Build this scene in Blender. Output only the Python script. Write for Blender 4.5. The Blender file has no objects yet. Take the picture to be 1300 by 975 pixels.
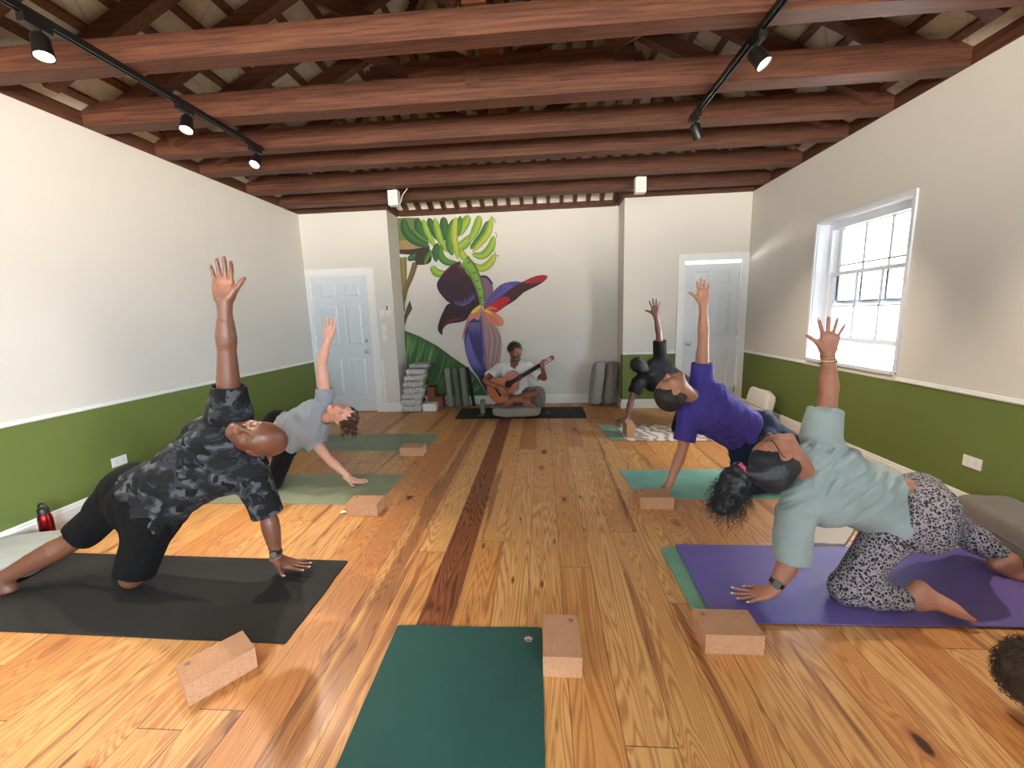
import bpy, bmesh, math, random
import numpy as np
from mathutils import Vector, Matrix
random.seed(7)
rng = np.random.default_rng(11)
SC = bpy.context.scene
COL = SC.collection
PI = math.pi

# ---------------------------------------------------------------- camera maths (metres; X right, Y into the room, Z up)
F, YAW, PITCH, ROLL, CAMH = 531.6, .075, .1644, -.0307, 1.385
_fw = np.array([-math.sin(YAW)*math.cos(PITCH), math.cos(YAW)*math.cos(PITCH), -math.sin(PITCH)])
_r0 = np.array([math.cos(YAW), math.sin(YAW), 0.]); _u0 = np.cross(_r0, _fw)
_r = math.cos(ROLL)*_r0 + math.sin(ROLL)*_u0
_u = -math.sin(ROLL)*_r0 + math.cos(ROLL)*_u0

def at(x, y, Y):
    """the point of the room at depth Y that was surveyed at photo point (x, y)"""
    d = _r*(x-650)/F + _u*(487.5-y)/F + _fw
    return np.array([0, 0, CAMH]) + d*(Y/d[1])

cam = bpy.data.cameras.new('camera'); cam.sensor_width = 36; cam.lens = F/1300*36; cam.clip_start = .05
co = bpy.data.objects.new('camera', cam); COL.objects.link(co)
M = Matrix(((_r[0], _u[0], -_fw[0], 0), (_r[1], _u[1], -_fw[1], 0), (_r[2], _u[2], -_fw[2], CAMH), (0, 0, 0, 1)))
co.matrix_world = M
SC.camera = co

# ---------------------------------------------------------------- materials
def srgb(r, g, b):
    f = lambda c: (c/255/12.92) if c/255 <= .04045 else ((c/255+.055)/1.055)**2.4
    return (f(r), f(g), f(b), 1)

class NT:
    def __init__(s, name):
        s.m = bpy.data.materials.new(name); s.m.use_nodes = True
        s.t = s.m.node_tree; s.b = s.t.nodes['Principled BSDF']
    def n(s, typ, **kw):
        nd = s.t.nodes.new(typ)
        for k, v in kw.items():
            if k.startswith('_'): setattr(nd, k[1:], v)
            else:
                kk = k.replace('__', ' ')
                nd.inputs[kk].default_value = v
        return nd
    def l(s, a, b): s.t.links.new(a, b)
    def math(s, op, a, b=None, c=None, clamp=False):
        nd = s.t.nodes.new('ShaderNodeMath'); nd.operation = op; nd.use_clamp = clamp
        for i, v in enumerate((a, b, c)):
            if v is None: continue
            if isinstance(v, (int, float)): nd.inputs[i].default_value = v
            else: s.l(v, nd.inputs[i])
        return nd.outputs[0]
    def mix(s, fac, a, b, typ='MIX'):
        nd = s.t.nodes.new('ShaderNodeMix'); nd.data_type = 'RGBA'; nd.blend_type = typ
        for i, v in ((0, fac), (6, a), (7, b)):
            if isinstance(v, (int, float, tuple)): nd.inputs[i].default_value = v
            else: s.l(v, nd.inputs[i])
        return nd.outputs[2]
    def ramp(s, fac, stops, interp='LINEAR'):
        nd = s.t.nodes.new('ShaderNodeValToRGB'); cr = nd.color_ramp; cr.interpolation = interp
        while len(cr.elements) < len(stops): cr.elements.new(.5)
        for e, (p, c) in zip(cr.elements, stops):
            e.position = p; e.color = c if isinstance(c, tuple) else (c, c, c, 1)
        s.l(fac, nd.inputs[0]); return nd.outputs[0]
    def bump(s, h, strength=.3, dist=.002):
        nd = s.n('ShaderNodeBump', Strength=strength, Distance=dist); s.l(h, nd.inputs['Height']); s.l(nd.outputs[0], s.b.inputs['Normal'])
    def obj(s): return s.n('ShaderNodeTexCoord').outputs['Object']
    def pos(s): return s.n('ShaderNodeNewGeometry').outputs['Position']
    def noise(s, vec, scale, detail=3, rough=.5, dist=0):
        nd = s.n('ShaderNodeTexNoise', Scale=scale, Detail=detail, Roughness=rough, Distortion=dist)
        if vec is not None: s.l(vec, nd.inputs['Vector'])
        return nd.outputs[0]
    def vmul(s, vec, v):
        nd = s.t.nodes.new('ShaderNodeVectorMath'); nd.operation = 'MULTIPLY'
        s.l(vec, nd.inputs[0]); nd.inputs[1].default_value = v; return nd.outputs[0]
    def base(s, v):
        if isinstance(v, tuple): s.b.inputs['Base Color'].default_value = v
        else: s.l(v, s.b.inputs['Base Color'])
    def rough(s, v):
        if isinstance(v, (int, float)): s.b.inputs['Roughness'].default_value = v
        else: s.l(v, s.b.inputs['Roughness'])

def plain(name, c, rough=.6, metal=0, var=.08, scale=20, bump=0, bscale=200, spec=.5, sheen=0, coat=0, dist=.001):
    t = NT(name); v = t.obj()
    n = t.noise(v, scale)
    dark = tuple(x*(1-var*2) for x in c[:3])+(1,); lite = tuple(min(1, x*(1+var*2)) for x in c[:3])+(1,)
    t.base(t.mix(n, dark, lite)); t.rough(rough); t.b.inputs['Metallic'].default_value = metal
    t.b.inputs['Specular IOR Level'].default_value = spec
    if sheen: t.b.inputs['Sheen Weight'].default_value = sheen
    if coat: t.b.inputs['Coat Weight'].default_value = coat
    if bump: t.bump(t.noise(v, bscale, 2), bump, dist)
    return t.m

# ---------------------------------------------------------------- objects
WL = {}      # object name -> its world location
def _wl(o): return WL.get(o.name, Vector((0, 0, 0)))

def finish(name, me, mats, parent=None, smooth=False, origin=None):
    """link a mesh given in room coordinates; its origin moves to its own base"""
    n = len(me.vertices)
    co_ = np.empty(n*3, np.float32); me.vertices.foreach_get('co', co_); co_ = co_.reshape(-1, 3)
    if origin is None:
        lo, hi = co_.min(0), co_.max(0); origin = Vector(((lo[0]+hi[0])/2, (lo[1]+hi[1])/2, lo[2]))
    else: origin = Vector(origin)
    co_ = co_ - np.array(origin, np.float32); me.vertices.foreach_set('co', co_.ravel()); me.update()
    o = bpy.data.objects.new(name, me); COL.objects.link(o); o.location = origin
    if not isinstance(mats, (list, tuple)): mats = [mats]
    for m in mats: me.materials.append(m)
    if smooth:
        me.polygons.foreach_set('use_smooth', [True]*len(me.polygons))
        if smooth != 'all': me.set_sharp_from_angle(angle=math.radians(40))
    if parent is not None:
        o.parent = parent; o.matrix_parent_inverse = Matrix.Translation(-_wl(parent))
    WL[o.name] = Vector(origin)
    return o

def ob(name, bm, mats, parent=None, smooth=False, bevel=0, seg=2, origin=None):
    if bevel:
        bmesh.ops.bevel(bm, geom=[e for e in bm.edges if not e.is_boundary and e.calc_face_angle(0) > .5], offset=bevel, segments=seg, affect='EDGES', profile=.6)
    bmesh.ops.recalc_face_normals(bm, faces=bm.faces)
    me = bpy.data.meshes.new(name); bm.to_mesh(me); bm.free()
    return finish(name, me, mats, parent, smooth or bool(bevel), origin)

def tag(o, label=None, cat=None, group=None, kind=None):
    if label: o['label'] = label
    if cat: o['category'] = cat
    if group: o['group'] = group
    if kind: o['kind'] = kind
    return o
def thing(name, label, cat, loc=(0, 0, 0), group=None):
    o = bpy.data.objects.new(name, None); COL.objects.link(o); o.location = loc; o.empty_display_size = .1
    WL[o.name] = Vector(loc)
    return tag(o, label, cat, group)
def struct(o): o['kind'] = 'structure'; return o

def BM(): return bmesh.new()
def box(bm, x0, x1, y0, y1, z0, z1, mi=0, M=None):
    vs = [bm.verts.new(Vector(c) if M is None else M @ Vector(c)) for c in
          [(x0, y0, z0), (x1, y0, z0), (x1, y1, z0), (x0, y1, z0), (x0, y0, z1), (x1, y0, z1), (x1, y1, z1), (x0, y1, z1)]]
    for f in [(0, 3, 2, 1), (4, 5, 6, 7), (0, 1, 5, 4), (1, 2, 6, 5), (2, 3, 7, 6), (3, 0, 4, 7)]:
        bm.faces.new([vs[i] for i in f]).material_index = mi
    return bm
def bx(*a, **k): return box(BM(), *a, **k)
def frame(A, B):
    A, B = Vector(A), Vector(B); d = (B-A).normalized()
    h = Vector((0, 0, 1)) if abs(d.z) < .95 else Vector((1, 0, 0))
    s = d.cross(h).normalized(); t = s.cross(d); return A, B, d, s, t
def beam(bm, A, B, w, h, up=(0, 0, 1), mi=0):
    """a rectangular bar from A to B, w across, h along up"""
    A, B = Vector(A), Vector(B); d = (B-A).normalized(); s = d.cross(Vector(up)).normalized(); t = s.cross(d)
    vs = []
    for P in (A, B):
        for a, b in ((-1, -1), (1, -1), (1, 1), (-1, 1)): vs.append(bm.verts.new(P + s*(a*w/2) + t*(b*h/2)))
    for f in [(0, 1, 2, 3), (7, 6, 5, 4), (0, 4, 5, 1), (1, 5, 6, 2), (2, 6, 7, 3), (3, 7, 4, 0)]:
        bm.faces.new([vs[i] for i in f]).material_index = mi
    return bm
def tube(bm, pts, r, n=10, cap=True, mi=0, closed=False):
    """a round tube through points; r a number or a list"""
    pts = [Vector(p) for p in pts]; N = len(pts); rings = []
    rr = r if isinstance(r, (list, tuple)) else [r]*N
    prev = None
    for i, p in enumerate(pts):
        if closed: d = (pts[(i+1) % N]-pts[i-1])
        else: d = pts[min(i+1, N-1)]-pts[max(i-1, 0)]
        d.normalize()
        if prev is None:
            h = Vector((0, 0, 1)) if abs(d.z) < .9 else Vector((1, 0, 0)); s = d.cross(h).normalized()
        else: s = (prev - d*prev.dot(d)).normalized()
        prev = s; t = d.cross(s)
        rings.append([bm.verts.new(p + (s*math.cos(a)+t*math.sin(a))*rr[i]) for a in [2*PI*k/n for k in range(n)]])
    for i in range(N if closed else N-1):
        a, b = rings[i], rings[(i+1) % N]
        for k in range(n): bm.faces.new([a[k], a[(k+1) % n], b[(k+1) % n], b[k]]).material_index = mi
    if cap and not closed:
        bm.faces.new(rings[0][::-1]).material_index = mi; bm.faces.new(rings[-1]).material_index = mi
    return bm
def lathe(bm, A, d, prof, n=24, mi=0):
    """prof: (distance along d, radius)"""
    A = Vector(A); A, _, d, s, t = frame(A, A+Vector(d)); rings = []
    for (h, r) in prof:
        rings.append([bm.verts.new(A+d*h+(s*math.cos(a)+t*math.sin(a))*max(r, 1e-4)) for a in [2*PI*k/n for k in range(n)]])
    for a, b in zip(rings[:-1], rings[1:]):
        for k in range(n): bm.faces.new([a[k], a[(k+1) % n], b[(k+1) % n], b[k]]).material_index = mi
    bm.faces.new(rings[0][::-1]).material_index = mi; bm.faces.new(rings[-1]).material_index = mi
    return bm
def catmull(pts, m=8):
    P = [np.array(p, float) for p in pts]; P = [2*P[0]-P[1]]+P+[2*P[-1]-P[-2]]; out = []
    for i in range(1, len(P)-2):
        for k in range(m):
            t = k/m; a, b, c, d = P[i-1:i+3]
            out.append(.5*((2*b)+(c-a)*t+(2*a-5*b+4*c-d)*t*t+(3*b-a-3*c+d)*t**3))
    out.append(P[-2]); return out
# ================================================================ room
XL, XR, Y1, Y2, ZC = -3.41, 2.78, 6.015, 6.448, 2.873
XA, XB, YB, ZW = -2.133, 1.133, -3.0, .773
CREAM = srgb(214, 211, 204); GREEN = srgb(102, 116, 58)

def wallmat(name, c, b=.12):
    t = NT(name); p = t.pos()
    n = t.noise(p, 1.3, 2); t.base(t.mix(n, tuple(x*.95 for x in c[:3])+(1,), tuple(min(1, x*1.03) for x in c[:3])+(1,)))
    t.rough(.75); t.bump(t.noise(p, 120, 3, .6), b, .002); t.b.inputs['Specular IOR Level'].default_value = .3
    return t.m
m_cream = wallmat('cream wall paint', CREAM)
m_green = wallmat('olive green wall paint', GREEN)
m_trim = plain('white gloss trim paint', srgb(232, 233, 232), .35, var=.02)
m_door = plain('pale blue white door paint', srgb(214, 221, 227), .4, var=.02)
m_metal = plain('brushed nickel', srgb(190, 186, 178), .28, 1, var=.05)
m_black = plain('black powder coat', srgb(22, 22, 23), .45, var=.1)
m_plast = plain('white plastic', srgb(228, 228, 226), .4, var=.02)

def wood(name, c1, c2, rough=.6, scale=1., ax=0):
    t = NT(name); v = t.obj()
    s = [60*scale]*3; s[ax] = 2.2*scale
    g = t.noise(t.vmul(v, tuple(s)), 1, 5, .6, .6)
    big = t.noise(t.vmul(v, tuple(x*.07 for x in s)), 1.5, 2)
    c = t.mix(t.ramp(g, [(.38, 0.), (.62, 1.)]), c1, c2)
    c = t.mix(t.math('MULTIPLY', big, .6), c, tuple(x*.55 for x in c1[:3])+(1,))
    kn = t.n('ShaderNodeTexVoronoi', Scale=1.1); t.l(t.vmul(v, tuple(x*.12 for x in s)), kn.inputs['Vector'])
    c = t.mix(t.ramp(kn.outputs['Distance'], [(.05, .8), (.09, 0.)]), c, tuple(x*.3 for x in c1[:3])+(1,))
    t.base(c); t.rough(rough); t.bump(g, .12, .001); t.b.inputs['Specular IOR Level'].default_value = .3
    return t.m
B1, B2 = srgb(66, 37, 26), srgb(104, 64, 45)
m_beam = wood('red brown stained joist wood', B1, B2, ax=0)
m_beamy = wood('red brown stained wood along the room', B1, B2, ax=1)
m_raft = wood('dark stained rafter wood', srgb(78, 46, 33), srgb(106, 68, 48), ax=0)
m_splice = wood('splice board wood', srgb(118, 70, 46), srgb(148, 94, 62), ax=0)

# pale whitewashed boards above the rafters
t = NT('whitewashed roof boards'); p = t.pos()
n1 = t.noise(p, 5, 6, .65); n2 = t.noise(p, 18, 4, .7)
c = t.mix(n1, srgb(150, 143, 128), srgb(205, 198, 182))
vor = t.n('ShaderNodeTexVoronoi', Scale=1.7, _feature='DISTANCE_TO_EDGE'); t.l(t.noise(p, 2, 3), vor.inputs['W']) if False else None
t.l(p, vor.inputs['Vector'])
c = t.mix(t.ramp(vor.outputs['Distance'], [(.0, .45), (.012, 0.)]), c, srgb(94, 86, 74))
c = t.mix(t.ramp(n2, [(.55, 0.), (.8, .6)]), c, srgb(110, 102, 88))
t.base(c); t.rough(.85); t.bump(n2, .4, .01); m_deck = t.m

# pine floor ---------------------------------------------------------------
t = NT('varnished heart pine planks'); p = t.pos()
sep = t.n('ShaderNodeSeparateXYZ'); t.l(p, sep.inputs[0]); X, Yc = sep.outputs[0], sep.outputs[1]
PW = .168
xs = t.math('DIVIDE', t.math('ADD', X, .597+PW*40), PW)
pid = t.math('FLOOR', xs); fx = t.math('FRACT', xs)
# board ends: each row broken at its own offset
rowr = t.n('ShaderNodeTexWhiteNoise', _noise_dimensions='1D'); t.l(pid, rowr.inputs['W'])
ys = t.math('DIVIDE', t.math('ADD', Yc, t.math('MULTIPLY', rowr.outputs['Value'], 3.6)), 3.1)
yid = t.math('FLOOR', ys); fy = t.math('FRACT', ys)
bid = t.math('ADD', t.math('MULTIPLY', pid, 7.13), t.math('MULTIPLY', yid, 3.7))
wn = t.n('ShaderNodeTexWhiteNoise', _noise_dimensions='1D'); t.l(bid, wn.inputs['W']); r1 = wn.outputs['Value']
wn2 = t.n('ShaderNodeTexWhiteNoise', _noise_dimensions='1D'); t.l(t.math('ADD', bid, 51.7), wn2.inputs['W']); r2 = wn2.outputs['Value']
# knots
cv = t.n('ShaderNodeCombineXYZ'); t.l(t.math('MULTIPLY', X, 4.2), cv.inputs[0]); t.l(t.math('MULTIPLY', Yc, 1.9), cv.inputs[1]); t.l(t.math('MULTIPLY', bid, 1.37), cv.inputs[2])
kn = t.n('ShaderNodeTexVoronoi', Scale=1.0, Randomness=1.0); t.l(cv.outputs[0], kn.inputs['Vector'])
kd = kn.outputs['Distance']; kr = t.n('ShaderNodeSeparateColor'); t.l(kn.outputs['Color'], kr.inputs[0])
kon = t.math('GREATER_THAN', kr.outputs[0], .5)
# cathedral grain: stretched noise warped by the knots
gv = t.n('ShaderNodeCombineXYZ')
t.l(t.math('MULTIPLY', X, 7.5), gv.inputs[0]); t.l(t.math('MULTIPLY', Yc, .55), gv.inputs[1]); t.l(t.math('MULTIPLY', bid, 2.31), gv.inputs[2])
gn = t.noise(gv.outputs[0], 1.0, 2, .45, .3)
pull = t.math('MULTIPLY', t.ramp(kd, [(0., 1.), (.42, 0.)], 'EASE'), t.math('MULTIPLY', kon, .16))
gg = t.math('ADD', gn, pull)
lines = t.math('SINE', t.math('MULTIPLY', gg, t.math('ADD', 140.0, t.math('MULTIPLY', r2, 130.))))
lines = t.math('MULTIPLY_ADD', lines, .5, .5)
fv = t.n('ShaderNodeCombineXYZ'); t.l(t.math('MULTIPLY', X, 330), fv.inputs[0]); t.l(t.math('MULTIPLY', Yc, 7), fv.inputs[1]); t.l(bid, fv.inputs[2])
fine = t.noise(fv.outputs[0], 1, 3, .6)
light = t.ramp(r1, [(0., srgb(212, 160, 98)), (.35, srgb(222, 174, 112)), (.62, srgb(208, 152, 90)), (.85, srgb(200, 140, 80)), (1., srgb(184, 118, 68))])
c = t.mix(t.math('MULTIPLY', t.math('POWER', lines, 1.8), .62), light, srgb(158, 90, 44))
c = t.mix(t.math('MULTIPLY', t.ramp(fine, [(.35, 0.), (.75, 1.)]), .28), c, srgb(168, 104, 54))
# heartwood planks, deep red brown (one broad row just left of the middle, some streaks elsewhere)
def near(v, a, b): return t.math('MULTIPLY', t.math('GREATER_THAN', v, a), t.math('LESS_THAN', v, b))
heart = t.math('MULTIPLY', near(pid, 39.5, 40.5), t.math('LESS_THAN', fx, .97))
hv = t.n('ShaderNodeCombineXYZ'); t.l(t.math('MULTIPLY', X, 9), hv.inputs[0]); t.l(t.math('MULTIPLY', Yc, .35), hv.inputs[1]); t.l(bid, hv.inputs[2])
hs = t.noise(hv.outputs[0], 1, 2, .5, .4)
streak = t.math('MULTIPLY', t.ramp(hs, [(.60, 0.), (.645, 1.)]), t.math('GREATER_THAN', r2, .35))
row2 = t.math('MULTIPLY', near(pid, 37.5, 38.5), t.ramp(t.math('ADD', fx, t.math('MULTIPLY', gn, .25)), [(.42, 0.), (.5, 1.), (.95, 1.), (1., 0.)]))
hm = t.math('MAXIMUM', t.math('MULTIPLY', heart, .92), t.math('MAXIMUM', t.math('MULTIPLY', streak, .6), t.math('MULTIPLY', row2, .6)))
hc = t.mix(t.math('POWER', lines, 1.5), srgb(132, 64, 34), srgb(66, 26, 16))
c = t.mix(hm, c, hc)
# knots dark core with a reddish halo
kwarp = t.math('ADD', kd, t.math('MULTIPLY', t.noise(p, 30, 3), .05))
c = t.mix(t.math('MULTIPLY', t.ramp(kwarp, [(.10, .8), (.22, 0.)]), kon), c, srgb(150, 78, 36))
c = t.mix(t.math('MULTIPLY', t.ramp(kwarp, [(.098, 1.), (.120, 0.)]), kon), c, srgb(62, 26, 14))
# resin pockets
rv = t.n('ShaderNodeCombineXYZ'); t.l(t.math('MULTIPLY', X, 9), rv.inputs[0]); t.l(t.math('MULTIPLY', Yc, 2.4), rv.inputs[1]); t.l(t.math('ADD', bid, 9), rv.inputs[2])
rp = t.n('ShaderNodeTexVoronoi', Scale=1.); t.l(rv.outputs[0], rp.inputs['Vector'])
c = t.mix(t.ramp(rp.outputs['Distance'], [(.06, .85), (.11, 0.)]), c, srgb(104, 46, 24))
seam = t.math('MAXIMUM', t.math('MAXIMUM', t.math('LESS_THAN', fx, .009), t.math('GREATER_THAN', fx, .991)), t.math('LESS_THAN', fy, .0012))
c = t.mix(t.math('MULTIPLY', seam, .8), c, srgb(70, 38, 20))
t.base(c); t.rough(t.math('MULTIPLY_ADD', t.noise(p, 3, 3), .14, .36))
t.b.inputs['Specular IOR Level'].default_value = .5; t.b.inputs['Coat Weight'].default_value = .08; t.b.inputs['Coat Roughness'].default_value = .2
t.bump(t.math('SUBTRACT', t.math('MULTIPLY', lines, -.15), t.math('MULTIPLY', seam, 1.)), .25, .0015)
m_floor = t.m

struct(ob('floor', bx(XL-.3, XR+.3, YB-.3, Y2+.3, -.12, 0), m_floor))

def wallbm(ax, pos, a0, a1, thick, holes=(), zt=ZC, green=True, zb=0):
    """wall sheet; ax 'x' = plane of constant x. thick signed outward. green paint below ZW"""
    bm = BM(); zs = sorted({zb, zt, *([ZW] if green else []), *[h[2] for h in holes], *[h[3] for h in holes]})
    us = sorted({a0, a1, *[h[0] for h in holes], *[h[1] for h in holes]})
    for i in range(len(us)-1):
        for k in range(len(zs)-1):
            uc, zc = (us[i]+us[i+1])/2, (zs[k]+zs[k+1])/2
            if any(h[0] < uc < h[1] and h[2] < zc < h[3] for h in holes): continue
            mi = 1 if (green and zc < ZW) else 0
            lo, hi = sorted((pos, pos+thick))
            if ax == 'x': box(bm, lo, hi, us[i], us[i+1], zs[k], zs[k+1], mi)
            else: box(bm, us[i], us[i+1], lo, hi, zs[k], zs[k+1], mi)
    return bm
W1 = (3.50, 4.60, .84, 2.18)                  # the window in view (y0,y1,z0,z1)
W3_ = (-2.4, -1.2, .84, 2.18)                # its neighbour along the same wall, behind the camera
REARW = ((-2.9, -1.6), (-.9, .4), (1.0, 2.3))      # unseen rear wall windows, added and sized for soft light from behind
struct(ob('wall_left', wallbm('x', XL, YB, Y1, -.25), [m_cream, m_green]))
struct(ob('wall_right', wallbm('x', XR, YB, Y1, .25, [W1, W3_]), [m_cream, m_green]))
struct(ob('wall_rear', wallbm('y', YB, XL, XR, -.25, [(a, b, .70, 2.25) for a, b in REARW]), [m_cream, m_green]))
DL = (-3.365, -2.482, 0, 2.02); DR = (1.935, 2.705, 0, 2.02)
struct(ob('wall_back_left', wallbm('y', Y1, XL-.25, XA, .15, [DL], green=False), [m_cream, m_green]))
struct(ob('wall_back_right', wallbm('y', Y1, XB, XR+.25, .15, [DR]), [m_cream, m_green]))
struct(ob('wall_alcove', wallbm('y', Y2, XA-.15, XB+.15, .15, green=False), [m_cream, m_green]))
struct(ob('wall_alcove_left', bx(XA-.15, XA, Y1+.15, Y2, 0, ZC), m_cream))
struct(ob('wall_alcove_right', bx(XB, XB+.15, Y1+.15, Y2, 0, ZC), m_cream))

# trims
k = 0
def trim(name, *b, bev=.006):
    return struct(ob(name, bx(*b), m_trim, bevel=bev))
def baseboard(name, ax, pos, s, a0, a1, z0=0, z1=.13):
    """s=+1: the room lies on the + side of pos"""
    bm = BM(); pr = [(0, z0), (.018, z0), (.018, z1-.03), (.013, z1-.022), (.013, z1-.01), (.007, z1), (0, z1)]
    rows = []
    for u in (a0, a1):
        rows.append([bm.verts.new((pos+s*d, u, z) if ax == 'x' else (u, pos+s*d, z)) for d, z in pr])
    n = len(pr)
    for i in range(n): bm.faces.new([rows[0][i], rows[0][(i+1) % n], rows[1][(i+1) % n], rows[1][i]])
    bm.faces.new(rows[0]); bm.faces.new(rows[1][::-1])
    return struct(ob(name, bm, m_trim))
baseboard('baseboard_left', 'x', XL, 1, YB, Y1-.02, z1=.135)
baseboard('baseboard_right', 'x', XR, -1, YB, Y1-.02)
baseboard('baseboard_back_left', 'y', Y1, -1, -2.385, XA-.0005)
baseboard('baseboard_back_right', 'y', Y1, -1, XB+.0005, 1.85)
baseboard('baseboard_alcove', 'y', Y2, -1, XA+.02, XB-.02, z1=.14)
baseboard('baseboard_alcove_left', 'x', XA, 1, Y1-.0175, Y2)
baseboard('baseboard_alcove_right', 'x', XB, -1, Y1-.0175, Y2)
def rail(name, ax, pos, s, a0, a1):
    bm = BM(); pr = [(0, ZW), (.010, ZW+.003), (.014, ZW+.012), (.009, ZW+.02), (.008, ZW+.03), (0, ZW+.034)]
    rows = [[bm.verts.new((pos+s*d, u, z) if ax == 'x' else (u, pos+s*d, z)) for d, z in pr] for u in (a0, a1)]
    n = len(pr)
    for i in range(n): bm.faces.new([rows[0][i], rows[0][(i+1) % n], rows[1][(i+1) % n], rows[1][i]])
    bm.faces.new(rows[0]); bm.faces.new(rows[1][::-1])
    return struct(ob(name, bm, m_trim))
rail('trim_1', 'x', XL, 1, YB, Y1)
rail('trim_2', 'x', XR, -1, YB, 3.47); rail('trim_3', 'x', XR, -1, 4.63, Y1)
rail('trim_4', 'y', Y1, -1, XB, 1.85)

# doors ---------------------------------------------------------------------
def door(n, x0, x1, z1, y, knobside, hinge, gap=.0):
    """six panel door; room side faces -Y"""
    w = x1-x0; bm = BM(); st = .115; mid = .10; yf = y+.012; top = z1-gap
    # panel rows (z0,z1)
    rows = [(.235, .83), (1.0, 1.60), (1.70, 1.905)]
    xs_ = [(x0+st, x0+(w-mid)/2), (x0+(w+mid)/2, x1-st)]
    us = sorted({x0, x1, *[a for q in xs_ for a in q]}); zs = sorted({.012, top, *[a for q in rows for a in q]})
    for i in range(len(us)-1):
        for k in range(len(zs)-1):
            uc, zc = (us[i]+us[i+1])/2, (zs[k]+zs[k+1])/2
            pan = any(a < uc < b for a, b in xs_) and any(a < zc < b for a, b in rows)
            if not pan: box(bm, us[i], us[i+1], yf, yf+.035, zs[k], zs[k+1])
            else:
                a, b, c_, d = us[i], us[i+1], zs[k], zs[k+1]
                box(bm, a, b, yf+.012, yf+.03, c_, d)
                # raised field
                vs1 = [bm.verts.new(q) for q in [(a+.018, yf+.012, c_+.018), (b-.018, yf+.012, c_+.018), (b-.018, yf+.012, d-.018), (a+.018, yf+.012, d-.018)]]
                vs2 = [bm.verts.new(q) for q in [(a+.04, yf+.003, c_+.04), (b-.04, yf+.003, c_+.04), (b-.04, yf+.003, d-.04), (a+.04, yf+.003, d-.04)]]
                for q in range(4): bm.faces.new([vs1[q], vs1[(q+1) % 4], vs2[(q+1) % 4], vs2[q]])
                bm.faces.new(vs2)
    dr = struct(ob(f'door_{n}', bm, m_door))
    kx = x0+.07 if knobside < 0 else x1-.07
    b = lathe(BM(), (kx, yf, .91), (0, -1, 0), [(0, .03), (.006, .03), (.01, .012), (.03, .011), (.034, .02), (.042, .027), (.055, .027), (.064, .018), (.067, .004)])
    ob('door_knob', b, m_metal, dr, smooth=True)
    if n == 1:
        b = lathe(BM(), (kx, yf, 1.07), (0, -1, 0), [(0, .026), (.008, .026), (.012, .02), (.014, .006)]); ob('deadbolt', b, m_metal, dr, smooth=True)
    hx = x0-.002 if hinge < 0 else x1+.002
    for z in (.25, 1.05, 1.82):
        b = lathe(BM(), (hx, yf-.006, z-.045), (0, 0, 1), [(0, .007), (.09, .007)], 10)
        box(b, hx-.012, hx+.012, yf-.003, yf-.0005, z-.04, z+.04); ob('hinge', b, m_metal, dr)
    return dr
door(1, -3.345, -2.50, 2.01, Y1, 1, -1)
door(2, 1.955, 2.685, 1.985, Y1, -1, 1)
def casing(n, x0, x1, z1, y, w0, w1):
    bm = BM(); d = .018
    box(bm, x0-w0, x0, y-d, y, 0, z1+w1); box(bm, x1, x1+w0 if n == 5 else XR-.001, y-d, y, 0, z1+w1); box(bm, x0, x1, y-d, y, z1, z1+w1)
    box(bm, x0, x0+.02, y, y+.15, 0, z1); box(bm, x1-.02, x1, y, y+.15, 0, z1)
    if n == 5: box(bm, x0, x1, y, y+.15, z1-.01, z1)
    return struct(ob(f'trim_{n}', bm, m_trim))
casing(5, DL[0], DL[1], DL[3], Y1, .04, .09)
bm = BM(); d = .018
casing(6, DR[0], DR[1], DR[3], Y1, .075, .095)
# the left door's right casing is wider
struct(ob('trim_7', bx(-2.442, -2.385, Y1-.0175, Y1, 0, 2.11), m_trim, bevel=.003))
m_thr = wood('door threshold wood', srgb(170, 96, 48), srgb(205, 130, 70), ax=0)
struct(ob('trim_8', bx(-3.345, -2.50, Y1-.01, Y1+.15, 0, .011), m_thr))

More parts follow.
